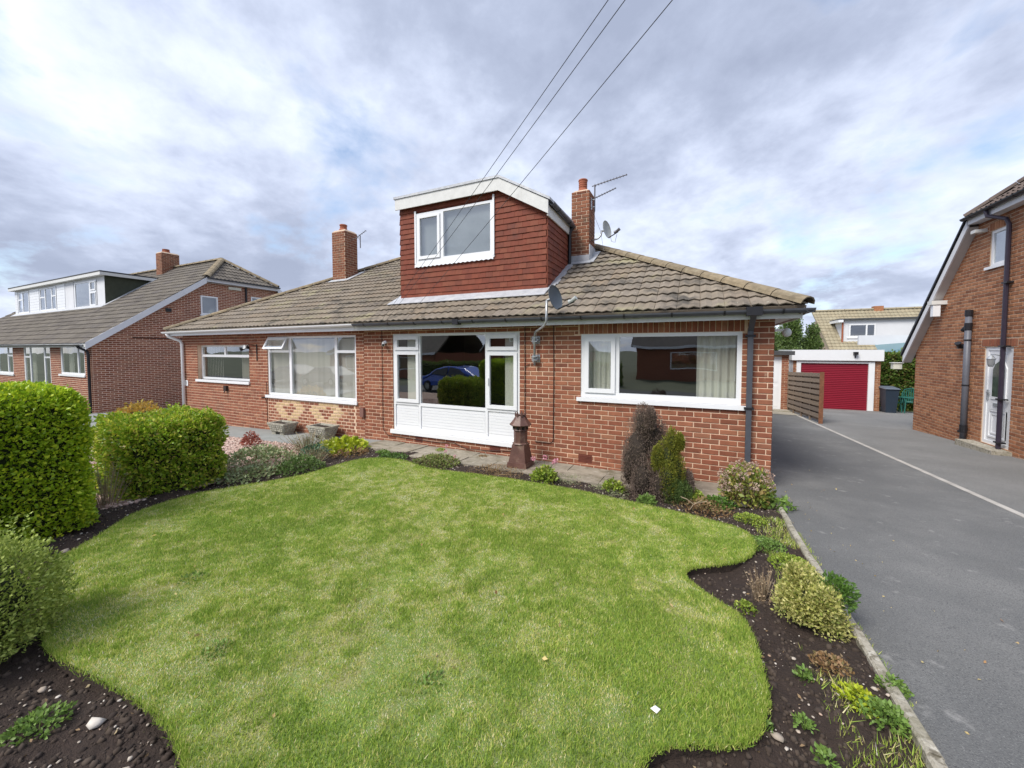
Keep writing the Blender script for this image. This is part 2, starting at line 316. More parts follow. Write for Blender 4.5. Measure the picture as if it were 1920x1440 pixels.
def wall(fr, rect, openings, m, parent, poly=None, t=.1, name='wall', w=0.):
    us = sorted({rect[0], rect[1], *[x for o in openings for x in o[:2] if rect[0] < x < rect[1]]})
    vs_ = sorted({rect[2], rect[3], *[x for o in openings for x in o[2:4] if rect[2] < x < rect[3]]})
    mb = MB()
    for i in range(len(us)-1):
        for j in range(len(vs_)-1):
            cu, cv = (us[i]+us[i+1])/2, (vs_[j]+vs_[j+1])/2
            if any(o[0] < cu < o[1] and o[2] < cv < o[3] for o in openings): continue
            q = [(us[i], vs_[j]), (us[i+1], vs_[j]), (us[i+1], vs_[j+1]), (us[i], vs_[j+1])]
            if poly: q = clip(q, poly)
            if len(q) < 3: continue
            n = len(q)
            mb.poly([fr.p(a, b, w) for a, b in q]+[fr.p(a, b, w-t) for a, b in q], [tuple(range(n)), tuple(range(2*n-1, n-1, -1))])
    for (a, b, c, d) in openings:
        mb.poly([fr.p(*q) for q in [(a, c, w), (b, c, w), (b, d, w), (a, d, w), (a, c, w-t), (b, c, w-t), (b, d, w-t), (a, d, w-t)]], [(0, 4, 5, 1), (1, 5, 6, 2), (2, 6, 7, 3), (3, 7, 4, 0)])
    return mb.build(name, m, parent)
CAMP = np.array([CX, CY, CZ])
FW = np.array([-sin(YAW)*cos(PIT), cos(YAW)*cos(PIT), -sin(PIT)]); RT = np.array([cos(YAW), sin(YAW), 0]); UPV = np.cross(RT, FW)
def vis(p):
    d = np.array(p)-CAMP; z = d@FW
    if z < .3: return 0
    x, y = abs(d@RT)/z*721/960, abs((d@UPV)/z+.048)*721/720
    return 1/z if x < 1.03 and y < 1.03 else 0
_bm = {}
def bev_poly(mb, fr, q, w0, w1, ins, tint):
    """prism of polygon q with an inset (chamfered) front"""
    n = len(q); c = np.mean([p[:2] for p in q], axis=0)
    inn = []
    for p in q:
        d = np.array(p[:2])-c; s_ = [max(0, 1-ins/max(abs(d[k]), 1e-3)) for k in (0, 1)]; inn.append((c[0]+d[0]*s_[0], c[1]+d[1]*s_[1]))
    P = [fr.p(a, b, w0) for a, b in q]+[fr.p(a, b, w1-ins*.7) for a, b in q]+[fr.p(a, b, w1) for a, b in inn]
    F = [(i, (i+1) % n, n+(i+1) % n, n+i) for i in range(n)]+[(n+i, n+(i+1) % n, 2*n+(i+1) % n, 2*n+i) for i in range(n)]+[tuple(2*n+i for i in range(n))]
    mb.poly(P, F, tint)
class Pieces:
    """collects alike rectangular pieces of one thing; the largest in view become objects, the rest one part"""
    def __init__(s, name, plural, limit=300): s.name = name; s.plural = plural; s.limit = limit; s.r = []; s.odd = []
    def add(s, fr, q, parent, m, w0=-.004, w1=.007, ins=.005, rect=True):
        (s.r if rect else s.odd).append((fr, q, parent, m, w0, w1, ins))
    def finish(s, owner):
        def key(e):
            fr, q = e[0], e[1]; c = fr.p(sum(p[0] for p in q)/len(q), sum(p[1] for p in q)/len(q)); v = vis(c)
            d = CAMP-np.array(c); facing = max(0, d@fr.N)/np.linalg.norm(d)
            ar = (q[2][0]-q[0][0])
            return -(v*sqrt(facing)*ar)
        s.r.sort(key=key); n = sum(1 for e in s.r if key(e) < 0); n = min(n, s.limit)
        for e in s.r[:n]:
            fr, q, parent, m, w0, w1, ins = e
            W, Hh = round(q[2][0]-q[0][0], 3), round(q[2][1]-q[0][1], 3); k = (s.name, W, Hh, m.name)
            if k not in _bm:
                b = MB(); bev_poly(b, W0, [(0, 0), (W, 0), (W, Hh), (0, Hh)], w0, w1, ins, 0.)
                me = bpy.data.meshes.new(s.name); me.from_pydata(b.v, [], b.f); me.materials.append(m); _bm[k] = me
            o = bpy.data.objects.new(s.name, _bm[k]); link(o, parent)
            o.matrix_local = frmat(fr, q[0][0], q[0][1], random.uniform(-.0015, .0025), wloc(parent))
        g = {}
        for e in s.r[n:]+s.odd:
            fr, q, parent, m, w0, w1, ins = e
            g.setdefault(m.name, [MB(), m])
            bev_poly(g[m.name][0], fr, q, w0, w1, ins, random.random())
        for k, (b, m) in g.items(): b.build(s.plural, m, owner, kind='stuff')
def lay_bricks(P, fr, rect, openings, parent, m, poly=None, course=.0765, L=.2265, j=.013, phase=0., alt=None, excl=()):
    u0, u1, v0, v1 = rect; r = 0; v = v0
    while v < v1-.02:
        vt = min(v+course-j, v1); u = u0-(L/2 if (r+phase) % 2 else 0)
        while u < u1-.02:
            a, b = max(u, u0), min(u+L-j, u1)
            if b-a > .02:
                R = [(a, b, v, vt)]
                for o in list(openings)+list(excl): R = subtract(R, o)
                for (x0, x1, y0, y1) in R:
                    q = [(x0, y0), (x1, y0), (x1, y1), (x0, y1)]; ok = True
                    if poly and not all(inside(p, poly) for p in q): q = clip(q, poly); ok = False
                    if len(q) < 3: continue
                    mm = m
                    if alt:
                        mm = alt((x0+x1)/2, (y0+y1)/2) or m
                    P.add(fr, q, parent, mm, rect=ok)
            u += L
        v += course; r += 1
def soldiers(P, fr, u0, u1, v0, v1, parent, m, wd=.0765):
    u = u0
    while u < u1-.02:
        b = min(u+wd-.009, u1); P.add(fr, [(u, v0), (b, v0), (b, v1), (u, v1)], parent, m); u += wd
# roof tiles ---------------------------------------------------------------
def tile_mesh_local(width, gauge, amp=.011, thick=.018, tilt=.030, rolls=2, seg=8):
    xs = np.linspace(0, width, seg+1); w = amp*(1+np.cos(2*pi*xs/(width/rolls)+pi))
    P = []
    for x, h in zip(xs, w): P.append((x, 0, h+tilt-thick+.004))
    for x, h in zip(xs, w): P.append((x, 0, h+tilt))
    for x, h in zip(xs, w): P.append((x, gauge+.02, h+.001))
    n = seg+1; F = []
    for i in range(seg): F.append((i, i+1, n+i+1, n+i)); F.append((n+i, n+i+1, 2*n+i+1, 2*n+i))
    return P, F
def lay_tiles(fr, poly, owner, roofpart, m, width=.30, gauge=.30, limit=300, skip=(), rolls=2, amp=.011, seg=8, name='tile', plural='tiles', v0=0.):
    P, F = tile_mesh_local(width-.006, gauge, amp=amp, rolls=rolls, seg=seg)
    us = [p[0] for p in poly]; vs_ = [p[1] for p in poly]
    full = []; stuff = MB(); v = v0; r = 0
    while v < max(vs_):
        u = min(us)-width+.02
        while u < max(us):
            c = [(u, v), (u+width, v), (u+width, v+gauge), (u, v+gauge)]; mid = (u+width/2, v+gauge/2)
            if any(inside(mid, s_) for s_ in skip): u += width; continue
            if all(inside(q, poly, .004) for q in c): full.append((u, v))
            else:
                cl = clip(c, poly)
                if len(cl) >= 3:
                    tn = random.random()
                    for f in F:
                        q = clip([(P[i][0]+u, P[i][1]+v, P[i][2]) for i in f], poly)
                        if len(q) >= 3: stuff.poly([fr.p(*x) for x in q], [tuple(range(len(q)))], tn)
            u += width
        v += gauge; r += 1
    full.sort(key=lambda e: -vis(fr.p(e[0]+width/2, e[1])))
    n = min(limit, sum(1 for e in full if vis(fr.p(e[0]+width/2, e[1])) > 0))
    me = bpy.data.meshes.new(name); me.from_pydata(P, [], F); me.materials.append(m); me.polygons.foreach_set('use_smooth', [False]*len(me.polygons))
    for (u, v) in full[:n]:
        o = bpy.data.objects.new(name, me); link(o, roofpart); o.matrix_local = frmat(fr, u+random.uniform(-.002, .002), v+random.uniform(-.004, .004), random.uniform(0, .003), wloc(roofpart))
    for (u, v) in full[n:]:
        stuff.poly([fr.p(p[0]+u, p[1]+v, p[2]) for p in P], F, random.random())
    if stuff.v: stuff.build(plural, m, owner, kind='stuff')
def slab(fr, poly, t, m, parent, name='roof', w=0.):
    mb = MB(); n = len(poly)
    mb.poly([fr.p(a, b, w) for a, b in poly]+[fr.p(a, b, w-t) for a, b in poly], [tuple(range(n)), tuple(range(2*n-1, n-1, -1))]+[(i, n+i, n+(i+1) % n, (i+1) % n) for i in range(n)])
    return mb.build(name, m, parent)
def ridge_tiles(a, b, owner, parent, m, L=.42, r=.10, name='ridge_tile', roll=0.):
    a, b = np.array(a, float), np.array(b, float); d = b-a; n = max(1, int(np.linalg.norm(d)/L)); d /= n
    ax = d/np.linalg.norm(d); sx = np.cross(ax, (0, 0, 1)); sx /= np.linalg.norm(sx); up = np.cross(sx, ax)
    for i in range(n):
        mb = MB(); p0 = a+d*i; p1 = a+d*(i+1)*1.0-d*.02; K = 7; P = []
        for pp, rr in ((p0, r*1.06), (p1, r)):
            for R in (rr, rr-.02):
                for k in range(K):
                    t = pi*(k/(K-1)); P.append(pp+sx*R*cos(t)*1.05+up*(R*sin(t)*.8-.035))
        F = [(k, k+1, 2*K+k+1, 2*K+k) for k in range(K-1)]+[(K+k+1, K+k, 3*K+k, 3*K+k+1) for k in range(K-1)]+[(k+1, k, K+k, K+k+1) for k in range(K-1)]+[(0, 2*K, 3*K, K), (K-1, 2*K-1, 4*K-1, 3*K-1)]
        mb.poly(P, F, random.random()); mb.build(name, m, parent)
def gutter(a, b, m, parent, out_, r=.055, brackets=None, name='gutter'):
    """half round gutter from a to b; out_ = outward direction"""
    a, b, o_ = np.array(a, float), np.array(b, float), np.array(out_, float); K = 9; P = []; up = np.array([0, 0, 1.])
    for pp in (a, b):
        for R in (r, r-.006):
            for k in range(K):
                t = pi+pi*k/(K-1); P.append(pp+o_*(R*cos(t)+r)+up*R*sin(t))
    F = [(k, k+1, 2*K+k+1, 2*K+k) for k in range(K-1)]+[(K+k+1, K+k, 3*K+k, 3*K+k+1) for k in range(K-1)]+[(0, 2*K, 3*K, K), (K-1, 2*K-1, 4*K-1, 3*K-1)]
    F += [(k, K+k, K+k+1, k+1) for k in range(K-1)]+[(2*K+k+1, 3*K+k+1, 3*K+k, 2*K+k) for k in range(K-1)]
    mb = MB(); mb.poly(P, F); g = mb.build(name, m, parent)
    if brackets:
        d = b-a; Ln = np.linalg.norm(d); n = int(Ln/brackets); dn = d/Ln
        for i in range(n):
            c = a+d*(i+.5)/n; mb = MB(); P = []
            for pp in (c-dn*.012, c+dn*.012):
                for R in (r+.006, r-.002):
                    for k in range(K):
                        t = pi+pi*k/(K-1); P.append(pp+o_*(R*cos(t)+r)+up*R*sin(t))
            mb.poly(P, F); mb.build('gutter_bracket', BLACK, g)
    return g
def windowb(parent, fr, rect, cells, w=0., m=WHITE, sill=None, name='window', fd=.06, label=None):
    """cells: (u0,u1,v0,v1,kind): f fixed, c casement sash, p solid panel, o open top-hung"""
    win = wall(fr, rect, [c[:4] for c in cells], m, parent, t=fd, name=name, w=w)
    if label: win['label'] = label
    for (a, b, c, d, k) in cells:
        if k == 'p':
            mb = MB(); mb.fbox(fr, a, b, c, d, w-.035, w-.022); o = mb.build('panel', m, win)
            v = c+.06
            while v < d-.02:
                mb = MB(); mb.fbox(fr, a+.02, b-.02, v, v+.048, w-.022, w-.016); mb.build('panel_board', m, win); v += .056
            continue
        fr2 = fr; ww = w
        if k == 'o':
            an = radians(28); V2 = -(fr.V*cos(an)-fr.N*sin(an)); fr2 = Fr(fr.p(a-.01, d+.01, w+.02), fr.U, fr.V*cos(an)-fr.N*sin(an)); H_ = d-c+.02
            a2, b2, c2, d2 = 0, b-a+.02, -H_, 0; ww = 0
            wall(fr2, (a2, b2, c2, d2), [(a2+.05, b2-.05, c2+.05, d2-.05)], m, win, t=.04, name='sash', w=ww+.02)
            mb = MB(); mb.fbox(fr2, a2+.05, b2-.05, c2+.05, d2-.05, ww-.006, ww+.002); mb.build('pane', GLASS, win); continue
        if k == 'c':
            s_ = .05
            wall(fr, (a-.018, b+.018, c-.018, d+.018), [(a+s_, b-s_, c+s_, d-s_)], m, win, t=.05, name='sash', w=w+.022); a, b, c, d = a+s_, b-s_, c+s_, d-s_; ww = w+.012
        mb = MB(); mb.poly([fr.p(a, c, ww-.02), fr.p(b, c, ww-.02), fr.p(b, d, ww-.02), fr.p(a, d, ww-.02)], [(0, 1, 2, 3)]); mb.build('pane', GLASS, win)
    if sill:
        mb = MB(); a, b, c, d = sill; mb.fbox(fr, a, b, c, d, w-.05, .045); mb.fbox(fr, a, b, c-.018, c, .030, .045); mb.build('sill', m, win)
    return win
def curtain(parent, fr, u0, u1, v0, v1, w, m, amp=.03, per=.12, name='curtain'):
    n = max(8, int((u1-u0)/per*8)); P = []
    for i in range(n+1):
        u = u0+(u1-u0)*i/n; P += [fr.p(u, v0, w+amp*sin(2*pi*u/per)), fr.p(u, v1, w+amp*sin(2*pi*u/per))]
    mb = MB(); mb.poly(P, [(2*i, 2*i+2, 2*i+3, 2*i+1) for i in range(n)]); return mb.build(name, m, parent, smooth=True)
def blinds(parent, fr, u0, u1, v0, v1, w, m, wd=.089, ang=25):
    u = u0
    while u < u1:
        mb = MB(); c_, s_ = cos(radians(ang))*wd/2, sin(radians(ang))*wd/2
        mb.poly([fr.p(u-c_, v0, w-s_), fr.p(u+c_, v0, w+s_), fr.p(u+c_, v1, w+s_), fr.p(u-c_, v1, w-s_)], [(0, 1, 2, 3)], random.random()); mb.build('blind_slat', m, parent); u += wd*.93
def room(parent, x0, x1, y0, y1, z0, z1):
    mb = MB(); P = [(x, y, z) for z in (z0, z1) for y in (y0, y1) for x in (x0, x1)]
    mb.poly(P, [(0, 1, 3, 2), (4, 6, 7, 5), (2, 3, 7, 6), (0, 2, 6, 4), (1, 5, 7, 3)]); return mb.build('room_interior', DARKIN, parent)
# ------------------------------------------------------------ terrain
def G(x, y):
    yy = min(max(y, -4), 24)
    g = -.12-.045*(yy-6.24)-.03*max(0, min(-6-x, 16)); d = -.06-.048*(yy-6.24); t = min(max((x-.2)/.7, 0), 1)
    z = g*(1-t)+d*t
    if y < -.6: z -= .16*min(-.6-y, 4.4)
    return z
def sheet(name, x0, x1, y0, y1, m, off, nx=12, ny=24, fn=None, **tg):
    xs = np.linspace(x0, x1, nx+1); ys = np.linspace(y0, y1, ny+1)
    V = [(x, y, G(x, y)+off+(fn(x, y) if fn else 0)) for y in ys for x in xs]
    F = [(j*(nx+1)+i, j*(nx+1)+i+1, (j+1)*(nx+1)+i+1, (j+1)*(nx+1)+i) for j in range(ny) for i in range(nx)]
    me = np_mesh(name, V, F, m, smooth=True); o = bpy.data.objects.new(name, me); link(o)
    for k, v in tg.items(): o[k] = v
    return o
# coarse ground to the horizon, knots follow the slopes of G
xs = [-400, -120, -60, -30, -22, -18, -14, -10, -6, -3, 0, .2, .9, 3, 6, 12, 30, 60, 120, 400]; ys = [-400, -100, -40, -20, -8, -5, -4, -2, -.6, 0, 2, 4, 6.24, 10, 14, 18, 24, 40, 100, 400]
V = [(x, y, G(x, y)-.05) for y in ys for x in xs]; nx = len(xs)
F = [(j*nx+i, j*nx+i+1, (j+1)*nx+i+1, (j+1)*nx+i) for j in range(len(ys)-1) for i in range(nx-1)]
g = bpy.data.objects.new('ground', np_mesh('ground', V, F, FARG)); link(g); g['kind'] = 'structure'; g['label'] = 'open ground under the gardens and drives'
sheet('driveway', .93, 3.42, -.6, 22, TARMAC, 0, 4, 40, kind='structure', label='grey tarmac driveway beside the bungalow')
sheet('driveway', 3.50, 5.82, -.6, 21.5, TARM2, 0, 4, 40, kind='structure', label='lighter tarmac driveway of the house on the right')
sheet('driveway', 5.80, 8.6, 15.05, 22, TARM2, .004, 4, 10, kind='structure', label='tarmac yard in front of the red garage door')
sheet('driveway', -20.3, -14.1, -.6, 14, CONCP, 0, 6, 12, kind='structure', label='pale driveway between the two bungalows on the left')
sheet('road', -60, 60, -9.5, -5, ROADM, .0, 40, 6, kind='structure', label='residential road behind the viewpoint')
e = MB()
for i in range(24):
    y0, y1 = -.6+i*.94, -.6+(i+1)*.94-.01
    e.poly([(3.42, y0, G(3.42, y0)+.006), (3.50, y0, G(3.5, y0)+.006), (3.50, y1, G(3.5, y1)+.006), (3.42, y1, G(3.42, y1)+.006), (3.42, y0, G(3.42, y0)-.1), (3.50, y0, G(3.5, y0)-.1), (3.50, y1, G(3.5, y1)-.1), (3.42, y1, G(3.42, y1)-.1)], [(0, 1, 2, 3), (0, 4, 5, 1), (1, 5, 6, 2), (2, 6, 7, 3), (3, 7, 4, 0)])
e.build('edging_strip', mat('pale_edging', [(.40, .38, .35)], .9, 5, .25, .4, 50, .005), None, kind='structure', label='pale edging strip dividing the two driveways')
def lumps(n, scale, seed):
    r = np.random.default_rng(seed); k = r.normal(0, scale, (n, 2)); ph = r.uniform(0, 2*pi, n); am = 1/np.linalg.norm(k, axis=1)**.7; am /= am.sum()
    return lambda x, y: sum(am[i]*sin(k[i, 0]*x+k[i, 1]*y+ph[i]) for i in range(n))
lf = lumps(14, 14, 3)
LAWN = [(-4.08, 0.99), (-4.47, 1.14), (-4.87, 1.52), (-5.27, 1.92), (-5.40, 2.40), (-5.29, 2.81), (-5.04, 3.50), (-5.02, 4.34), (-4.88, 4.73), (-4.34, 4.89), (-3.71, 4.75), (-2.83, 4.84), (-2.01, 4.91), (-1.37, 4.84), (-0.80, 4.72), (-0.25, 4.64), (0.18, 4.55), (0.47, 4.35), (0.51, 3.97), (0.37, 3.67), (0.02, 3.39), (-0.05, 3.23), (0.05, 3.07), (0.28, 2.85), (0.34, 2.57), (0.35, 2.24), (0.32, 2.07), (0.21, 1.87), (-0.13, 1.67), (-0.28, 1.27), (-0.58, 0.77), (-1.13, 0.59), (-1.69, 0.73), (-1.96, 0.81), (-2.36, 0.83), (-3.07, 0.77), (-3.33, 0.79), (-3.73, 0.89)]
def smooth_poly(P, k=5):
    P = np.array(P); n = len(P); out = []
    for i in range(n):
        p0, p1, p2, p3 = P[i-1], P[i], P[(i+1) % n], P[(i+2) % n]
        for j in range(k):
            t = j/k; out.append(.5*((2*p1)+(-p0+p2)*t+(2*p0-5*p1+4*p2-p3)*t*t+(-p0+3*p1-3*p2+p3)*t**3))
    return np.array(out)
LP = smooth_poly(LAWN)
def inpoly(x, y, P):
    x = np.asarray(x); y = np.asarray(y); c = np.zeros(x.shape, bool); n = len(P); j = n-1
    for i in range(n):
        xi, yi = P[i]; xj, yj = P[j]
        c ^= ((yi > y) != (yj > y)) & (x < (xj-xi)*(y-yi)/(yj-yi+1e-12)+xi); j = i
    return c
def soilf(x, y): return .022*lf(x, y)*4+.012
sheet('soil_bed', -5.95, .90, -.3, 5.62, SOILM, -.012, 150, 130, fn=soilf, kind='structure', label='dark soil of the flower beds round the lawn')
sheet('gravel', -12.2, -5.9, -.3, 5.20, mat('gravel_base', [(.36, .26, .21)], .95, 30, .3, .8, 80, .01), .0, 20, 20, kind='structure', label='pinkish gravel of the neighbouring front garden')
sheet('path', -14.1, -6.0, 5.18, 6.26, CONCP, .010, 20, 3, kind='structure', label='grey concrete path along the left bungalow')
# lawn: ear-clipped polygon by blender on a fine outline, draped and raised
import bmesh
gs = .10; X = np.arange(-5.6, .8, gs); Y = np.arange(.3, 5.1, gs); bm = bmesh.new()
vs2 = [bm.verts.new((p[0], p[1], 0)) for p in LP]; f = bm.faces.new(vs2)
for x in X: bmesh.ops.bisect_plane(bm, geom=bm.verts[:]+bm.edges[:]+bm.faces[:], plane_co=(x, 0, 0), plane_no=(1, 0, 0))
for y in Y: bmesh.ops.bisect_plane(bm, geom=bm.verts[:]+bm.edges[:]+bm.faces[:], plane_co=(0, y, 0), plane_no=(0, 1, 0))
lm = lumps(8, 2.5, 11)
def lawn_z(x, y): return G(x, y)+.062+.010*lm(x, y)*3
be = [e_ for e_ in bm.edges if e_.is_boundary]
ex = bmesh.ops.extrude_edge_only(bm, edges=be); nv = set(v for v in ex['geom'] if isinstance(v, bmesh.types.BMVert))
for v in bm.verts: v.co.z = lawn_z(v.co.x, v.co.y) if v not in nv else G(v.co.x, v.co.y)-.06
bmesh.ops.recalc_face_normals(bm, faces=bm.faces); me = bpy.data.meshes.new('lawn'); bm.to_mesh(me); bm.free(); me.materials.append(GRASSB); me.materials.append(SOILM)
for p_ in me.polygons:
    if abs(p_.normal.z) < .5: p_.material_index = 1
lo = bpy.data.objects.new('lawn', me); link(lo); lo['kind'] = 'structure'; lo['label'] = 'mown lawn with wavy cut edges in front of the bungalow'
# grass blades
def vnoise(x, y, s, seed):
    x = np.asarray(x)*s; y = np.asarray(y)*s; xi = np.floor(x).astype(int); yi = np.floor(y).astype(int); fx = x-xi; fy = y-yi; fx = fx*fx*(3-2*fx); fy = fy*fy*(3-2*fy)
    def h(a, b): return np.modf(np.abs(np.sin(a*127.1+b*311.7+seed*74.7)*43758.5453))[0]
    return (h(xi, yi)*(1-fx)+h(xi+1, yi)*fx)*(1-fy)+(h(xi, yi+1)*(1-fx)+h(xi+1, yi+1)*fx)*fy
def fbm(x, y, s, seed): return (vnoise(x, y, s, seed)+.5*vnoise(x, y, s*2.1, seed+1)+.25*vnoise(x, y, s*4.3, seed+2)+.15*vnoise(x, y, s*9, seed+3))/1.9
GRASS = mat('grass_blade', [(0.183, 0.295, 0.037), (0.258, 0.383, 0.056), (0.335, 0.463, 0.073), (0.464, 0.541, 0.107), (0.689, 0.621, 0.227), (0.796, 0.716, 0.431), (0.796, 0.796, 0.683)], .6, 3, .08, spec=.3, trans=.3, objr=False)
Gv = np.vectorize(lawn_z)
def blades(px, py, pz, h, wd, tint, lean=.5):
    n = len(px); a = rng.uniform(0, 2*pi, n); l = rng.uniform(0, lean, n)*h; b = rng.uniform(0, 2*pi, n)
    dx, dy = np.cos(a)*wd, np.sin(a)*wd; lx, ly = np.cos(b)*l, np.sin(b)*l
    V = np.empty((n, 3, 3)); V[:, 0] = np.stack([px-dx, py-dy, pz], 1); V[:, 1] = np.stack([px+dx, py+dy, pz], 1); V[:, 2] = np.stack([px+lx, py+ly, pz+h*np.sqrt(np.maximum(.1, 1-(l/h)**2*.5))], 1)
    return V.reshape(-1, 3), np.arange(3*n).reshape(-1, 3), np.repeat(tint, 3)
NB = 1300000
px = rng.uniform(-5.5, .7, NB); py = rng.uniform(.4, 5.0, NB)
keep = inpoly(px, py, LP) & (rng.random(NB) < np.clip(1.6/(.4+.42*np.hypot(px, py)), .35, 1)); px, py = px[keep], py[keep]
# thin out one grid-based z lookup
gx = np.linspace(-5.6, .8, 90); gy = np.linspace(.3, 5.1, 90); ZG = np.array([[lawn_z(x, y) for x in gx] for y in gy])
ix = np.clip(((px+5.6)/6.4*89).astype(int), 0, 88); iy = np.clip(((py-.3)/4.8*89).astype(int), 0, 88); fx = (px+5.6)/6.4*89-ix; fy = (py-.3)/4.8*89-iy
pz = (ZG[iy, ix]*(1-fx)+ZG[iy, ix+1]*fx)*(1-fy)+(ZG[iy+1, ix]*(1-fx)+ZG[iy+1, ix+1]*fx)*fy
dry = fbm(px, py, 1.3, 5)*.34+fbm(px, py, 6.5, 9)*.33+fbm(px, py, 19, 15)*.33; dry = np.clip((dry-.40)/.24, 0, 1)
big = np.clip((fbm(px, py, .8, 21)-.42)/.3, 0, 1)
tint = np.clip(.22+.46*dry**1.15+.08*big+rng.normal(0, .20, len(px)), 0, .97)
sc = .55+.75*fbm(px, py, 3.5, 33)+.1
h = rng.uniform(.009, .025, len(px))*sc*(1.25-.6*dry); V, F, T = blades(px, py, pz-.003, h, rng.uniform(.0012, .0024, len(px))*(1+.14*np.hypot(px, py)), tint, .95)
# ragged longer fringe along the cut edge
t = rng.uniform(0, len(LP), 26000); i0 = t.astype(int) % len(LP); fr_ = (t-np.floor(t))[:, None]; ep = LP[i0]*(1-fr_)+LP[(i0+1) % len(LP)]*fr_+rng.normal(0, .010, (26000, 2))
ez = np.array([lawn_z(a, b) for a, b in ep])-rng.uniform(0, .012, len(ep)); V2, F2, T2 = blades(ep[:, 0], ep[:, 1], ez, rng.uniform(.015, .034, len(ep)), rng.uniform(.0014, .0026, len(ep)), np.clip(rng.normal(.3, .2, len(ep)), 0, .97), .95)
me = np_mesh('grass', np.vstack([V, V2]), np.vstack([F, F2+len(V)]), GRASS, np.concatenate([T, T2])); go = bpy.data.objects.new('grass', me); link(go); tag(go, 'short green grass with dry straw patches covering the lawn', 'grass', kind='stuff')

# scatter of lumps (icosphere 20 faces)
def ico():
    t = (1+5**.5)/2; V = np.array([(-1, t, 0), (1, t, 0), (-1, -t, 0), (1, -t, 0), (0, -1, t), (0, 1, t), (0, -1, -t), (0, 1, -t), (t, 0, -1), (t, 0, 1), (-t, 0, -1), (-t, 0, 1)], float); V /= np.linalg.norm(V[0])
    F = np.array([(0, 11, 5), (0, 5, 1), (0, 1, 7), (0, 7, 10), (0, 10, 11), (1, 5, 9), (5, 11, 4), (11, 10, 2), (10, 7, 6), (7, 1, 8), (3, 9, 4), (3, 4, 2), (3, 2, 6), (3, 6, 8), (3, 8, 9), (4, 9, 5), (2, 4, 11), (6, 2, 10), (8, 6, 7), (9, 8, 1)]); return V, F
IV, IF = ico()
def lumpset(name, P, r, m, flat=.6, **tg):
    n = len(P); V = IV[None]*(1+rng.uniform(-.38, .38, (n, 12, 1))); V = V*(r[:, None, None]*rng.uniform(.7, 1.35, (n, 1, 3))); V[:, :, 2] *= flat
    a = rng.uniform(0, 2*pi, n); c, s_ = np.cos(a)[:, None], np.sin(a)[:, None]; x = V[:, :, 0]*c-V[:, :, 1]*s_; y = V[:, :, 0]*s_+V[:, :, 1]*c; V = np.stack([x, y, V[:, :, 2]], 2)+P[:, None]
    F = (IF[None]+np.arange(n)[:, None, None]*12).reshape(-1, 3)
    o = bpy.data.objects.new(name, np_mesh(name, V.reshape(-1, 3), F, m, np.repeat(rng.random(n), 12))); link(o)
    for k, v in tg.items(): o[k] = v
    return o
def scatter(x0, x1, y0, y1, n, off=0, fn=None, outside=None, near=False):
    x = rng.uniform(x0, x1, n); y = rng.uniform(y0, y1, n)
    if outside is not None: k = ~inpoly(x, y, outside); x, y = x[k], y[k]
    if near: k = rng.random(len(x)) < np.clip(1.5/np.hypot(x, y), .25, 1); x, y = x[k], y[k]
    return np.stack([x, y, np.array([G(a, b)+off+(fn(a, b) if fn else 0) for a, b in zip(x, y)])], 1)
P = scatter(-5.9, .9, -.1, 5.6, 66000, -.012, soilf, LP, True); lumpset('soil_clods', P, np.minimum(rng.gamma(2.0, .0034, len(P))+.003, .015), CLOD, 1.0, kind='stuff', label='crumbly dark soil clods of the flower beds', category='soil')
P = scatter(-5.9, .9, -.1, 5.6, 6000, -.006, soilf, LP); lumpset('pebbles', P, np.minimum(rng.gamma(1.6, .0026, len(P))+.002, .012), STONE, .55, kind='stuff', label='small pale pebbles and leaf litter in the flower beds', category='pebbles')
P = scatter(-11.5, -5.85, 1.2, 5.2, 15000, .004); lumpset('gravel_chippings', P, rng.uniform(.012, .028, len(P)), GRAV, .7, kind='stuff', label='pink gravel chippings of the neighbouring front garden', category='gravel')
# ============================================================ the semi-detached pair
P28 = radians(28.5); RC, RS = cos(P28), sin(P28); EY, EZ = 5.93, 2.40; LS = 5.05/RC; RY, RZ = EY+5.05, EZ+5.05*tan(P28)
FRT = front(6.24); ROOFF = Fr((0, EY, EZ), (1, 0, 0), (0, RC, RS))
def rz(y): return EZ+(y-EY)*tan(P28)
# ---- right-hand bungalow
H1 = thing('bungalow', 'red brick bungalow with red tile-hung dormer and brown concrete tiled roof', 'house', (-2.8, 6.24, -.12))
ops = [(-1.70, .60, 1.06, 2.10), (-5.74, -2.81, .16, 2.17)]
W1 = wall(FRT, (-6.56, .97, -.6, 2.27), ops, MORT, H1)
B = Pieces('brick', 'bricks')
vents = [(-5.16, -4.98, -.06, .08), (-3.42, -3.20, -.06, .08), (-1.73, -1.50, -.04, .10)]
lay_bricks(B, FRT, (-6.56, .97, -.21, 2.27), ops+[(-1.75, .66, 2.09, 2.27)], W1, BRICK, excl=vents)
soldiers(B, FRT, -1.72, .62, 2.105, 2.265, W1, BRICK)
W1b = wall(sideR(.97), (6.24, 15.8, -.9, 2.27), [(12.2, 13.1, -.4, 1.7)], MORT, H1); lay_bricks(B, sideR(.97), (6.25, 15.8, -.6, 2.27), [(12.2, 13.1, -.6, 1.7)], W1b, BRICK)
windowb(H1, sideR(.97), (12.2, 13.1, -.4, 1.7), [(12.28, 13.02, -.3, 1.6, 'p')], w=-.05, name='side_door')
wall(Fr((0, 15.8, 0), (-1, 0, 0), (0, 0, 1)), (-.99, 6.56, -.9, 2.27), [], MORT, H1, name='wall')
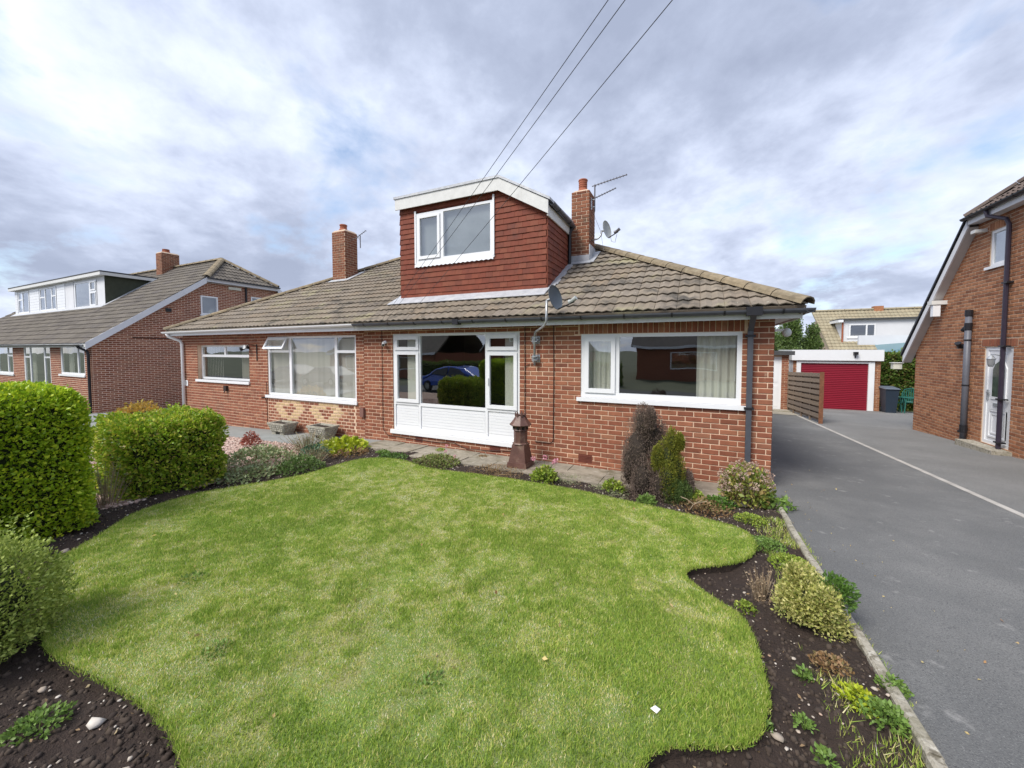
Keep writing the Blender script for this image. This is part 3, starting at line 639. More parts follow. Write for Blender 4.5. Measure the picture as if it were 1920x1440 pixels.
for (a, b, c, d) in vents:
    mb = MB(); mb.fbox(FRT, a, b, c, d, -.02, .002)
    for i in range(5): mb.fbox(FRT, a+.01, b-.01, c+.012+i*.024, c+.026+i*.024, .002, .008)
    mb.build('air_brick', mat('air_brick_clay', [(.15, .045, .03)], .9, 8, .2), H1)
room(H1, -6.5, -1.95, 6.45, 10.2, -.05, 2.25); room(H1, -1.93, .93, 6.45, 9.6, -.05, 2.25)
# windows
w1 = windowb(H1, FRT, (-1.70, .60, 1.06, 2.10), [(-1.62, -1.16, 1.16, 2.03, 'c'), (-1.08, .54, 1.15, 2.045, 'f')], w=-.012, sill=(-1.76, .66, 1.015, 1.06), label='wide white window with cream curtains and one opening light')
curtain(w1, FRT, -1.62, -1.12, 1.1, 2.08, -.16, CURT, .02, .085); curtain(w1, FRT, .03, .58, 1.1, 2.08, -.18, CURT, .022, .10)
mb = MB()
for i in range(5): mb.fbox(FRT, -1.60+i*.001, -.05, 1.1, 1.101, -.4, -.39)
cells = [(-5.67, -5.08, 1.85, 2.10, 'c'), (-5.67, -5.08, .77, 1.79, 'c'), (-5.03, -3.52, .75, 2.12, 'f'), (-3.47, -2.88, 1.85, 2.10, 'c'), (-3.47, -2.88, .77, 1.79, 'c'), (-5.69, -5.08, .22, .70, 'p'), (-5.03, -3.52, .22, .69, 'p'), (-3.47, -2.86, .22, .70, 'p')]
w2 = windowb(H1, FRT, (-5.74, -2.81, .16, 2.17), cells, w=-.012, sill=(-5.80, -2.77, .10, .16), label='tall white window unit with boarded panels below the glass')
mb = MB(); mb.poly([FRT.p(*q) for q in [(-5.45, .72, -.12), (-5.2, .72, -.12), (-5.2, 2.13, -.12), (-5.45, 2.13, -.12)]], [(0, 1, 2, 3)]); mb.build('blind', CURT, w2)
mb = MB(); mb.poly([FRT.p(*q) for q in [(-3.16, .72, -.12), (-2.85, .72, -.12), (-2.85, 2.13, -.12), (-3.16, 2.13, -.12)]], [(0, 1, 2, 3)]); mb.build('blind', CURT, w2)
mb = MB(); mb.fbox(FRT, -3.455, -3.435, 1.2, 1.32, .018, .035); mb.build('handle', WHITE, w2)
# roof
D0, D1, DY = -6.15, -2.58, 7.0
r1 = slab(ROOFF, [(-6.56, 0), (1.25, 0), (1.25-5.05, LS), (-6.56, LS)], .12, TILE, H1); r1['label'] = 'brown ribbed concrete tile roof, hipped at the right'
v0, v1 = (DY+.12-EY)/RC, (9.5-EY)/RC
skip = [[(D0+.15, v0), (D1-.12, v0), (D1-.12, v1+.0), (-3.2, LS), (D0+.15, LS)]]
lay_tiles(ROOFF, [(-6.56, 0), (1.25, 0), (1.25-5.05, LS), (-6.56, LS)], H1, r1, TILE, skip=skip)
HIPR = Fr((1.25, 0, EZ), (0, 1, 0), (-RC, 0, RS)); hp = [(EY, 0), (16.03, 0), (RY, LS)]
slab(HIPR, hp, .12, TILE, H1); lay_tiles(HIPR, hp, H1, r1, TILE, limit=0)
REAR = Fr((0, 16.03, EZ), (-1, 0, 0), (0, -RC, RS)); slab(REAR, [(-1.25, 0), (6.56, 0), (6.56, LS), (3.8, LS)], .12, TILE, H1)
ridge_tiles((1.27, EY-.0, EZ+.05), (1.25-5.05, RY, RZ+.07), H1, r1, RIDGE, r=.115); ridge_tiles((1.27, 16.0, EZ+.05), (-3.8, RY, RZ+.07), H1, r1, RIDGE, r=.115); ridge_tiles((-3.8, RY, RZ+.07), (-6.56, RY, RZ+.07), H1, r1, RIDGE, r=.115)
# eaves
mb = MB(); mb.box(-6.56, 1.20, 5.965, 5.985, 2.245, 2.395); mb.build('fascia', FASC, H1)
mb = MB(); mb.box(1.20, 1.22, 5.965, 15.9, 2.245, 2.395); mb.build('fascia', FASC, H1)
mb = MB(); mb.box(-6.56, 1.20, 5.985, 6.235, 2.262, 2.272); mb.box(.975, 1.20, 6.235, 15.8, 2.262, 2.272); mb.build('soffit', FASC, H1)
gutter((-6.50, 5.963, 2.385), (1.33, 5.963, 2.36), GUTT, H1, (0, -1, 0), brackets=.62); gutter((1.225, 5.86, 2.36), (1.225, 16, 2.38), GUTT, H1, (1, 0, 0), brackets=.9)
mb = MB(); mb.box(.60, .78, 5.84, 5.967, 2.29, 2.40); mb.build('gutter_outlet', BLACK, H1)
mb = MB(); mb.box(-3.98, -3.86, 5.843, 5.967, 2.30, 2.395); mb.build('gutter_union', BLACK, H1)
mb = MB(); mb.fbox(FRT, .655, .72, -.12, 2.12, .03, .095); mb.poly([(.655, 5.87, 2.30), (.72, 5.87, 2.30), (.72, 5.935, 2.30), (.655, 5.935, 2.30), (.655, 6.145, 2.10), (.72, 6.145, 2.10), (.72, 6.21, 2.10), (.655, 6.21, 2.10)], [(0, 1, 5, 4), (1, 2, 6, 5), (2, 3, 7, 6), (3, 0, 4, 7)]); dp = mb.build('downpipe', GUTT, H1); dp['label'] = 'square grey downpipe near the right corner'
for z in (1.02, 2.02, .2): mb = MB(); mb.fbox(FRT, .63, .745, z, z+.03, .0, .102); mb.build('pipe_clip', BLACK, dp)
# dormer
DF = front(DY); dpoly = [(D0, 2.96), (D1, 2.96), (D1, 4.45), (-3.58, 5.04), (D0, 5.04)]
dop = [(-5.68, -3.74, 3.78, 4.87)]
dw = wall(DF, (D0, D1, 2.9, 5.05), dop, HANG, H1, poly=dpoly, name='dormer_wall'); dw['label'] = 'dormer front hung with dark red clay tiles'
SR = sideR(D1); spoly = [(DY, 2.9), (9.73, 4.45), (DY, 4.45)]
wall(SR, (DY, 9.73, 2.9, 4.45), [], HANG, H1, poly=spoly, name='dormer_wall')
SL = sideL(D0); wall(SL, (-11, -DY, 2.9, 5.04), [], HANG, H1, poly=[(-10.9, 5.04), (-DY, 2.9), (-DY, 5.04)], name='dormer_wall')
HT = Pieces('hanging_tile', 'hanging_tiles')
def hang(fr, u0, u1, z0, z1, poly, openings, seed):
    r_ = random.Random(seed); g_ = .1135; k = 0; z = z0
    while z < z1:
        a_ = math.atan(.020/.15); f2 = Fr(fr.p(0, z, .024), fr.U, fr.V*cos(a_)-fr.N*sin(a_)); u = u0-.1655*(.5 if k % 2 else 0)
        while u < u1:
            a, b = max(u, u0), min(u+.1645, u1)
            if b-a > .02:
                R = [(a, b, z, z+g_+.02)]
                for o in openings: R = subtract(R, o)
                for (x0, x1, y0, y1) in R:
                    q = [(x0, y0), (x1, y0), (x1, y1), (x0, y1)]; ok = all(inside(p_, poly) for p_ in q)
                    if not ok: q = clip(q, poly)
                    if len(q) < 3: continue
                    dz = r_.uniform(-.003, .003)
                    HT.add(f2, [(x, y-z+dz) for x, y in q], dw, HANG, w0=-.009, w1=.003, ins=.002, rect=ok)
            u += .1655
        z += g_; k += 1
hang(DF, D0, D1, 2.99, 5.04, dpoly, [(-5.70, -3.72, 3.76, 4.90)], 1); hang(SR, DY-.02, 9.7, 2.99, 4.45, [(DY-.02, 2.98), (DY+.02, 2.98), (9.6, 4.38), (9.6, 4.45), (DY-.02, 4.45)], [], 2)
hang(SL, -10.8, -DY+.02, 2.99, 5.04, [(-DY+.02, 2.99), (-DY+.02, 5.04), (-10.7, 5.04)], [], 3)
wd = windowb(H1, DF, (-5.68, -3.74, 3.78, 4.87), [(-5.62, -5.05, 3.87, 4.80, 'c'), (-4.95, -3.80, 3.86, 4.82, 'f')], w=.035, sill=(-5.72, -3.70, 3.74, 3.785), label='white dormer window with a narrow left light and a wide right one')
mb = MB(); n = 36; P = []
for i in range(n+1):
    u = -5.72+2.0*i/n; P += [DF.p(u, 3.74, .05), DF.p(u, 3.675+(.018 if i % 2 else 0), .055)]
mb.poly(P, [(2*i+1, 2*i+3, 2*i+2, 2*i) for i in range(n)]); mb.build('sill_flashing', WHITE, H1)
mb = MB(); mb.fbox(DF, -5.72, -5.68, 3.76, 4.93, .03, .05); mb.fbox(DF, -3.74, -3.70, 3.76, 4.97, .03, .05); mb.build('window_trim', WHITE, H1)
mb = MB(); mb.poly([DF.p(*q) for q in [(-5.66, 3.80, -.06), (-3.76, 3.80, -.06), (-3.76, 4.86, -.06), (-5.66, 4.86, -.06)]], [(0, 1, 2, 3)]); mb.build('net_curtain', mat('net_curtain', [(.34, .37, .38)], .9, 3, .06, trans=.3), H1)
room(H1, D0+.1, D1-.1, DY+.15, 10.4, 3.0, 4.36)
pr = [(D0-.06, 5.0), (-3.58, 5.0), (D1+.06, 4.39), (D1+.06, 4.66), (-3.56, 5.27), (D0-.06, 5.27)]
def prism(fr, pts, w0, w1):
    mb = MB(); n = len(pts); mb.poly([fr.p(a, b, w0) for a, b in pts]+[fr.p(a, b, w1) for a, b in pts], [tuple(range(n, 2*n)), tuple(range(n-1, -1, -1))]+[(i, (i+1) % n, n+(i+1) % n, n+i) for i in range(n)]); return mb
fb = prism(DF, pr[:1]+[pr[1]]+[(-3.57, 5.24), (D0-.06, 5.24)], .10, .125).build('dormer_fascia', FASC, H1)
prism(DF, [(-3.58, 5.0), (D1+.06, 4.39), (D1+.06, 4.64), (-3.57, 5.24)], .10, .125).build('dormer_fascia', FASC, H1)
prism(DF, [(D0-.09, 5.24), (-3.56, 5.24), (-3.56, 5.29), (D0-.09, 5.29)], -4.0, .145).build('dormer_roof', LEAD, H1)
prism(DF, [(-3.56, 5.24), (D1+.10, 4.635), (D1+.10, 4.685), (-3.56, 5.29)], -3.2, .145).build('dormer_roof', LEAD, H1)
prism(DF, [(D0, 5.045), (-3.58, 5.045), (D1, 4.455), (D1, 4.61), (-3.58, 5.22), (D0, 5.22)], -2.4, .09).build('dormer_eaves', FASC, H1)
mb = MB(); mb.box(D1+.03, D1+.055, 6.90, 9.3, 4.36, 4.56); mb.build('side_fascia', FASC, H1)
gutter((D1+.06, 6.93, 4.61), (D1+.06, 8.36, 4.56), GUTT, H1, (1, 0, 0), brackets=.5, name='dormer_gutter')
mb = MB(); mb.tube([(D1+.11, 8.30, 4.56), (D1+.06, 8.26, 4.36), (D1+.06, 8.26, 3.72)], .036, 8); mb.build('dormer_downpipe', BLACK, H1)
# lead apron and soakers
mb = MB(); a0, a1 = (6.70-EY)/RC, (7.06-EY)/RC; mb.fbox(ROOFF, D0-.05, D1+.06, a0, a1, .04, .052); mb.build('lead_apron', LEAD, H1)
for i in range(9):
    y0 = 6.98+i*.2; mb = MB(); mb.fbox(ROOFF, D1+.0, D1+.13+.03*(i % 2), (y0-EY)/RC, (y0+.22-EY)/RC, .040, .049+.002*(i % 3)); mb.build('lead_soaker', LEAD, H1)
mb = MB(); mb.fbox(ROOFF, D0-.16, D0-.0, a0, (9-EY)/RC, .036, .046); mb.build('lead_soaker', LEAD, H1)
def chimney(house, x0, x1, y0, y1, zt, zb, pots, limit=60, m=BRICKC, potr=.10, poth=.30):
    mb = MB(); mb.box(x0, x1, y0, y1, zb, zt-.01); ch = mb.build('chimney', MORTC, house)
    Pc = Pieces('brick', 'chimney_bricks', limit)
    for fr, a, b, ph in ((front(y0), x0, x1, 0), (sideR(x1), y0, y1, 1), (sideL(x0), -y1, -y0, 1), (Fr((0, y1, 0), (-1, 0, 0), (0, 0, 1)), -x1, -x0, 0)):
        lay_bricks(Pc, fr, (a, b, zb, zt), [], ch, m, phase=ph)
    Pc.finish(house)
    mb = MB(); cx_, cy_ = (x0+x1)/2, (y0+y1)/2; mb.poly([(x0, y0, zt-.01), (x1, y0, zt-.01), (x1, y1, zt-.01), (x0, y1, zt-.01), (x0+.06, y0+.06, zt+.05), (x1-.06, y0+.06, zt+.05), (x1-.06, y1-.06, zt+.05), (x0+.06, y1-.06, zt+.05)], [(0, 1, 5, 4), (1, 2, 6, 5), (2, 3, 7, 6), (3, 0, 4, 7), (4, 5, 6, 7)]); mb.build('flaunching', MORTC, house)
    for (px_, py_) in pots:
        mb = MB(); r = potr; prof = [(r*1.3, 0), (r*1.25, .05), (r*1.05, .08), (r, .10)]
        z = .11
        for i in range(3): prof += [(r, z), (r*.93, z+.005), (r*.93, z+.018), (r, z+.023)]; z += .045
        prof += [(r, poth-.03), (r*1.12, poth-.025), (r*1.05, poth), (r*.6, poth+.015)]
        mb.lathe((px_, py_, zt+.03), prof, 16); mb.build('chimney_pot', TERRA, house, smooth=False)
    return ch
chimney(H1, -2.52, -2.13, 8.40, 8.90, 5.31, 3.5, [(-2.33, 8.62)], limit=90, potr=.095, poth=.30)
mb = MB()
mb.fbox(ROOFF, -2.60, -2.06, (8.26-EY)/RC, (8.42-EY)/RC, .04, .055); mb.fbox(ROOFF, -2.13, -2.0, (8.3-EY)/RC, (9.0-EY)/RC, .04, .052); mb.build('chimney_flashing', LEAD, H1)
mb = MB(); mb.box(-2.54, -2.12, 8.375, 8.393, 3.66, 3.92); mb.box(-2.125, -2.108, 8.40, 8.9, 3.7, 4.15); mb.build('chimney_flashing', LEAD, H1)
HT.finish(H1); B.finish(H1)
# cables on the wall
CAB = mat('brown_cable', [(.035, .018, .014)], .6, 5, .1)
def cable(pts, r=.007, owner=H1):
    mb = MB(); mb.tube([FRT.p(a, b, .022) for a, b in pts], r, 6); return mb.build('cable', CAB, owner)
cable([(-2.70, 2.26), (-2.70, 1.62), (-2.70, .65)]); cable([(-2.5, 1.60), (-2.64, 1.585), (-2.69, 1.54), (-2.70, 1.5)], .005)
cable([(-2.17, 2.26), (-2.165, 1.4), (-2.17, .30), (-2.19, .25), (-2.24, .235), (-2.5, .235)]); cable([(-6.02, 2.26), (-6.02, .15), (-5.9, .02), (-4.6, .0), (-4.2, .03), (-3.9, -.06), (-3.4, -.03), (-2.9, .02), (-2.6, .0)], .006)

# ---- left-hand bungalow of the pair
H2 = thing('bungalow', 'adjoining brick bungalow with white gutter, hipped roof and blinds in its windows', 'house', (-10.2, 6.24, -.2))
ops2 = [(-9.93, -6.80, .68, 2.17), (-13.18, -10.70, .98, 1.97)]
panel = (-9.95, -6.84, -.02, .68)
W2 = wall(FRT, (-13.95, -6.562, -.75, 2.27), ops2, MORT, H2); B = Pieces('brick', 'bricks')
lay_bricks(B, FRT, (-13.95, -6.562, -.55, 2.27), ops2+[panel], W2, BRICK)
def dia(u, v):
    for cu in (-9.10, -7.78):
        d = abs(u-cu)/.62+abs(v-.37)/.36
        if .42 < d < 1.02: return BUFF
lay_bricks(B, FRT, (-9.93, -6.86, -.02, .66), [], W2, BRICK, L=.165, j=.020, course=.0765, alt=dia)
W2s = wall(sideL(-13.95), (-15.8, -6.24, -.9, 2.27), [], MORT, H2); lay_bricks(B, sideL(-13.95), (-15.8, -6.25, -.7, 2.27), [], W2s, BRICK)
wall(Fr((0, 15.8, 0), (-1, 0, 0), (0, 0, 1)), (6.562, 13.95, -.9, 2.27), [], MORT, H2)
B.finish(H2)
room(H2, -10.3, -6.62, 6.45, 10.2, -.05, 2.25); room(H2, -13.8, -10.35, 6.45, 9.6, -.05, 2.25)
w3 = windowb(H2, FRT, (-9.93, -6.80, .68, 2.17), [(-9.88, -9.12, 1.83, 2.12, 'o'), (-9.88, -9.10, .74, 1.77, 'f'), (-9.02, -7.50, .74, 2.12, 'f'), (-7.42, -6.86, 1.83, 2.12, 'f'), (-7.42, -6.86, .74, 1.77, 'f')], w=-.02, sill=(-10.0, -6.76, .63, .68), label='wide white window with grey vertical blinds and its top left light open')
blinds(w3, FRT, -9.88, -6.84, .72, 2.10, -.12, BLIND, ang=-14)
w4 = windowb(H2, FRT, (-13.18, -10.70, .98, 1.97), [(-13.12, -12.02, 1.70, 1.92, 'f'), (-11.95, -10.76, 1.70, 1.92, 'f'), (-13.12, -10.76, 1.04, 1.63, 'f')], w=-.10, sill=(-13.25, -10.68, .93, .98), label='white window with two top lights and vertical blinds')
blinds(w4, FRT, -13.1, -12.3, 1.0, 1.95, -.24, BLIND); blinds(w4, FRT, -11.4, -10.8, 1.0, 1.95, -.24, BLIND, ang=60)
r2 = slab(ROOFF, [(-14.2, 0), (-6.562, 0), (-6.562, LS), (-14.2+5.05, LS)], .12, TILE, H2)
lay_tiles(ROOFF, [(-14.2, 0), (-6.562, 0), (-6.562, LS), (-14.2+5.05, LS)], H2, r2, TILE)
HIPL = Fr((-14.2, 0, EZ), (0, -1, 0), (RC, 0, RS)); hp = [(-16.03, 0), (-EY, 0), (-RY, LS)]; slab(HIPL, hp, .12, TILE, H2); lay_tiles(HIPL, hp, H2, r2, TILE, limit=0)
slab(REAR, [(6.562, 0), (14.2, 0), (9.15, LS), (6.562, LS)], .12, TILE, H2)
ridge_tiles((-14.22, EY, EZ+.05), (-9.15, RY, RZ+.07), H2, r2, RIDGE, r=.11); ridge_tiles((-14.22, 16, EZ+.05), (-9.15, RY, RZ+.07), H2, r2, RIDGE, r=.11); ridge_tiles((-6.58, RY, RZ+.07), (-9.15, RY, RZ+.07), H2, r2, RIDGE, r=.11)
mb = MB(); mb.box(-14.17, -6.562, 5.965, 5.985, 2.245, 2.395); mb.build('fascia', WHITE, H2)
mb = MB(); mb.box(-14.19, -14.17, 5.965, 15.9, 2.245, 2.395); mb.build('fascia', WHITE, H2)
mb = MB(); mb.box(-14.17, -6.562, 5.985, 6.235, 2.262, 2.272); mb.box(-14.17, -13.955, 6.235, 15.8, 2.262, 2.272); mb.build('soffit', WHITE, H2)
gutter((-14.30, 5.963, 2.36), (-6.51, 5.963, 2.385), WHITE, H2, (0, -1, 0))
mb = MB(); mb.tube([(-14.08, 5.90, 2.31), (-14.08, 5.95, 2.22), (-13.90, 6.15, 2.10), (-13.88, 6.18, 2.0), (-13.88, 6.18, -.42)], .04, 10); mb.build('downpipe', WHITE, H2, smooth=True)
chimney(H2, -10.80, -10.22, 9.0, 9.5, 5.68, 3.6, [(-10.50, 9.2)], limit=90, potr=.11, poth=.22)
mb = MB(); mb.fbox(ROOFF, -10.85, -10.05, (8.85-EY)/RC, (9.02-EY)/RC, .04, .055); mb.fbox(ROOFF, -10.17, -9.98, (8.9-EY)/RC, (9.6-EY)/RC, .04, .052); mb.build('chimney_flashing', LEAD, H2)
mb = MB(); mb.fbox(FRT, -6.66, -6.55, .36, .56, .005, .06); mb.build('meter_box', mat('meter_box_brown', [(.20, .10, .08)], .7, 5, .1), H2)
mb = MB(); mb.fbox(FRT, -13.80, -13.60, .02, .15, .004, .012); mb.build('air_brick', BUFF, H2)
mb = MB(); mb.tube([FRT.p(-9.98, 1.0, .01), FRT.p(-9.98, -.1, .01)], .006, 5); mb.build('wall_joint', CAB, H2)
mb = MB(); mb.tube([FRT.p(-10.05, .60, 0), FRT.p(-10.05, .60, .10)], .02, 8); mb.build('overflow_pipe', CAB, H2)
# house number plate: a white tile with one dark figure
np_ = MB(); np_.fbox(FRT, -13.86, -13.72, .76, .92, .008, .02); o = np_.build('number_plate', WHITE); tag(o, 'small white house number tile beside the white downpipe', 'number plate')
mb = MB(); mb.fbox(FRT, -13.80, -13.785, .79, .885, .02, .024); mb.fbox(FRT, -13.815, -13.80, .865, .88, .02, .024); mb.build('figure', LANT, o)

# ---- fittings: dishes, aerials, camera, lanterns
def dish(name, label, cat, c, face, hgt, wid, m, arm, lnb, mast):
    t = thing(name, label, cat, c); c = np.array(c, float); f = np.array(face, float); f /= np.linalg.norm(f)
    sx = np.cross((0, 0, 1), f); sx /= np.linalg.norm(sx); up = np.cross(f, sx); P = []; F = []; K = 20; R = 5
    P.append(c-f*.05)
    for i in range(1, R+1):
        for k in range(K):
            a = 2*pi*k/K; r = i/R; P.append(c+sx*wid/2*r*cos(a)+up*hgt/2*r*sin(a)-f*.05*(1-r*r))
    F += [(0, 1+k, 1+(k+1) % K) for k in range(K)]
    for i in range(R-1):
        for k in range(K): F.append((1+i*K+k, 1+(i+1)*K+k, 1+(i+1)*K+(k+1) % K, 1+i*K+(k+1) % K))
    n = len(P); P2 = [p-f*.008 for p in P]; F2 = [tuple(n+i for i in q[::-1]) for q in F]; rim = [(1+(R-1)*K+k, 1+(R-1)*K+(k+1) % K, n+1+(R-1)*K+(k+1) % K, n+1+(R-1)*K+k) for k in range(K)]
    mb = MB(); mb.poly(P+P2, F+F2+rim); mb.build('reflector', m, t, smooth=True)
    b = c-up*hgt/2*.96; e_ = c+f*lnb[0]-up*lnb[1]
    mb = MB(); mb.tube([b, e_], .011, 6); mb.build('arm', BLACK, t)
    mb = MB(); mb.tube([e_-f*.05+up*.02, e_+f*.04+up*.05], [.028, .034], 10); mb.tube([e_-f*.09+up*.02, e_-f*.05+up*.02], [.036, .03], 10); mb.build('receiver_head', DISHL if m is DISH else ALU, t)
    mb = MB(); mb.tube(mast, .019, 10); mb.build('mast', STEEL, t, smooth=True)
    mb = MB(); mb.tube([c-f*.055, c-f*.11, mast[-1]], .02, 8); mb.build('mount', STEEL, t)
    return t
d1 = dish('satellite_dish', 'dark grey satellite dish on a bent steel pole over the gutter', 'satellite dish', (-1.97, 5.74, 2.66), (.97, -.22, .22), .40, .38, DISH, 0, (.30, .16), [(-2.49, 6.15, 1.57), (-2.49, 6.15, 2.06), (-2.475, 6.13, 2.12), (-2.44, 6.08, 2.15), (-2.24, 5.84, 2.20), (-2.16, 5.77, 2.24), (-2.125, 5.74, 2.30), (-2.12, 5.74, 2.62)])
for z in (1.98, 1.66):
    mb = MB(); mb.fbox(FRT, -2.545, -2.435, z, z+.012, .0, .11); mb.fbox(FRT, -2.545, -2.435, z+.06, z+.072, .0, .11); mb.fbox(FRT, -2.56, -2.42, z-.03, z+.10, .007, .014); mb.fbox(FRT, -2.55, -2.43, z+.022, z+.05, .06, .075)
    mb.build('wall_bracket', STEEL, d1)
d2 = dish('satellite_dish', 'pale satellite dish seen edge-on, fixed to the dormer chimney', 'satellite dish', (-1.78, 8.62, 4.48), (.98, -.30, .18), .40, .36, DISHL, 0, (.24, .15), [(-2.13, 8.60, 4.27), (-1.98, 8.61, 4.30), (-1.92, 8.62, 4.36), (-1.90, 8.62, 4.46)])
mb = MB(); mb.tube([(-1.56, 8.55, 4.33), (-1.60, 8.56, 4.16), (-1.68, 8.58, 4.20), (-1.70, 8.6, 4.30)], .005, 5); mb.tube([(-2.10, 8.6, 4.9), (-1.92, 8.58, 4.45), (-1.80, 8.4, 3.95)], .003, 4); mb.build('cable', ALU, d2)
def aerial(name, label, base, mast_top, booms):
    t = thing(name, label, 'aerial', base)
    mb = MB(); mb.tube([base, mast_top], .016, 8); mb.build('mast', ALU, t)
    for (p0, p1, n, el) in booms:
        p0, p1 = np.array(p0), np.array(p1); mb = MB(); mb.tube([p0, p1], .011, 6); b = mb.build('boom', ALU, t); d = p1-p0; s_ = np.cross(d, (0, 0, 1)); s_ /= np.linalg.norm(s_); up = np.cross(s_, d/np.linalg.norm(d))
        mb = MB()
        for i in range(n):
            c = p0+d*(.1+.88*i/(n-1)); e2 = el*(1-.35*i/n)
            for q in (s_*.86+up*.5, s_*.86-up*.5): mb.tube([c-q*e2, c+q*e2], .0045, 4)
        mb.build('elements', ALU, t)
    return t
a1 = aerial('television_aerial', 'television aerial with two pronged booms on the dormer chimney', (-2.07, 8.65, 4.92), (-2.07, 8.65, 5.50), [((-2.14, 8.68, 5.49), (-1.37, 8.62, 5.58), 11, .042), ((-2.14, 8.68, 5.20), (-1.58, 8.50, 5.29), 9, .036)])
mb = MB(); mb.box(-2.20, -2.05, 8.55, 8.57, 5.14, 5.155); mb.box(-2.20, -2.05, 8.55, 8.57, 4.98, 4.995); mb.box(-2.128, -2.12, 8.52, 8.62, 4.94, 5.2); mb.build('wall_bracket', STEEL, a1)
a2 = aerial('television_aerial', 'small television aerial beside the plain left chimney of the pair', (-9.76, 9.2, 5.10), (-9.76, 9.2, 5.50), [((-9.90, 9.2, 5.46), (-9.46, 9.15, 5.60), 5, .05)])
mb = MB(); mb.tube([(-10.17, 9.2, 5.42), (-9.85, 9.2, 5.44), (-9.76, 9.2, 5.36)], .010, 6); mb.build('arm', ALU, a2)
t = thing('security_camera', 'small white security camera by the tall boarded window', 'camera', FRT.p(-5.90, 1.93, .0))
mb = MB(); mb.tube([FRT.p(-5.93, 2.0, 0), FRT.p(-5.93, 2.0, .03)], .035, 12); mb.tube([FRT.p(-5.93, 2.0, .03), FRT.p(-5.93, 1.97, .06)], .014, 8); mb.build('mount', WHITE, t)
mb = MB(); mb.tube([FRT.p(-5.96, 1.99, .03), FRT.p(-5.87, 1.94, .14)], .032, 12); mb.build('body', WHITE, t)
mb = MB(); mb.tube([FRT.p(-5.871, 1.941, .138), FRT.p(-5.865, 1.938, .146)], .024, 12); mb.build('lens', LANT, t)
t = thing('security_light', 'twin-headed security light beside the small left window', 'light', FRT.p(-10.75, 1.88, 0))
mb = MB(); mb.tube([FRT.p(-10.70, 1.9, 0), FRT.p(-10.70, 1.9, .05)], .04, 10); mb.build('mount', LANT, t)
for s_ in (-1, 1): mb = MB(); mb.tube([FRT.p(-10.72, 1.9, .05), FRT.p(-10.72+.09*s_, 1.88+.03*s_, .16)], [.025, .055], 12); mb.build('lamp_head', STEEL if s_ > 0 else LANT, t)
mb = MB(); mb.tube([FRT.p(-10.72+.09, 1.91, .161), FRT.p(-10.72+.092, 1.911, .168)], .05, 12); mb.build('lens', LGL, t)
t = thing('wall_hook', 'dark iron basket bracket on the wall right of the security light', 'bracket', FRT.p(-10.35, 1.75, 0))
mb = MB(); mb.fbox(FRT, -10.36, -10.33, 1.55, 1.98, .006, .02); mb.build('back_bar', LANT, t); mb = MB(); mb.tube([FRT.p(-10.345, 1.95, .02), FRT.p(-10.345, 1.97, .2), FRT.p(-10.345, 1.93, .26)], .01, 6); mb.build('arm', LANT, t)
t = thing('garden_tap', 'brown outdoor tap box on the wall under the small left window', 'tap', FRT.p(-11.75, .72, 0))
mb = MB(); mb.fbox(FRT, -11.80, -11.68, .70, .84, .006, .07); mb.build('box', CAB, t); mb = MB(); mb.tube([FRT.p(-11.74, .72, .06), FRT.p(-11.74, .64, .09)], .014, 6); mb.build('spout', CAB, t)
t = thing('eaves_light', 'round white light under the eaves at the right corner of the bungalow', 'light', (1.16, 6.4, 2.05))
mb = MB(); mb.lathe((1.14, 6.42, 2.02), [(.01, 0), (.045, .02), (.06, .06), (.045, .10), (.02, .12)], 14); mb.build('globe', LGL, t, smooth=True); mb = MB(); mb.box(.99, 1.14, 6.40, 6.44, 2.10, 2.13); mb.build('arm', WHITE, t)

# overhead wires
for i, (q, e_, lab) in enumerate([((-.48, 2.3, 3.85), (-5.85, 5.94, 2.34), 'leftmost overhead cable running down to the bungalow eaves'), ((-.39, 2.3, 3.81), (-5.72, 5.94, 2.34), 'middle overhead cable running down to the bungalow eaves'), ((-.14, 2.3, 3.72), (-5.25, 5.94, 2.34), 'rightmost overhead cable running down to the bungalow eaves')]):
    q = np.array(q); e_ = np.array(e_); d = q-e_; p = [e_+d*t_+np.array([0, 0, -.03*sin(pi*min(t_, 1))]) for t_ in np.linspace(0, 1, 9)]+[e_+d*t_ for t_ in (1.4, 2.0, 3.0)]
    mb = MB(); mb.tube(p, .0026, 6, cap=False); o = mb.build('overhead_cable', mat('cable_grey', [(.06, .06, .07)], .7, 5, .1)); tag(o, lab, 'cable', 'overhead cables to the bungalow')

# ============================================================ detached house on the left
P38 = math.atan(.777); C3, S3 = cos(P38), sin(P38)
H3 = thing('dormer_house', 'brick house on the left with half-hipped roof and long white front dormer', 'house', (-27, 6.24, -.6))
LW = sideR(-20.3); gp = [(6.24, -1.0), (17.0, -1.0), (17.0, 2.1), (13.3, 5.0), (9.9, 5.0), (6.24, 2.15)]
LF = front(6.24); ops3 = [(-23.25, -20.95, .86, 2.02), (-27.40, -24.30, -.35, 2.02), (-33.5, -28.8, .70, 2.02)]
W3 = wall(LF, (-38, -20.3, -1.1, 2.12), ops3, MORTL, H3); W3s = wall(LW, (6.24, 17, -1, 5.0), [(9.80, 10.50, 3.45, 4.30), (12.0, 12.8, 3.7, 4.5)], MORTL, H3, poly=gp)
B = Pieces('brick', 'bricks')
lay_bricks(B, LW, (6.25, 17, -.9, 5.0), [(9.80, 10.50, 3.45, 4.30), (12.0, 12.8, 3.7, 4.5)], W3s, BRICK, poly=gp, j=.017)
lay_bricks(B, LF, (-33.4, -20.3, -.9, 2.12), ops3, W3, BRICK, j=.017); B.finish(H3)
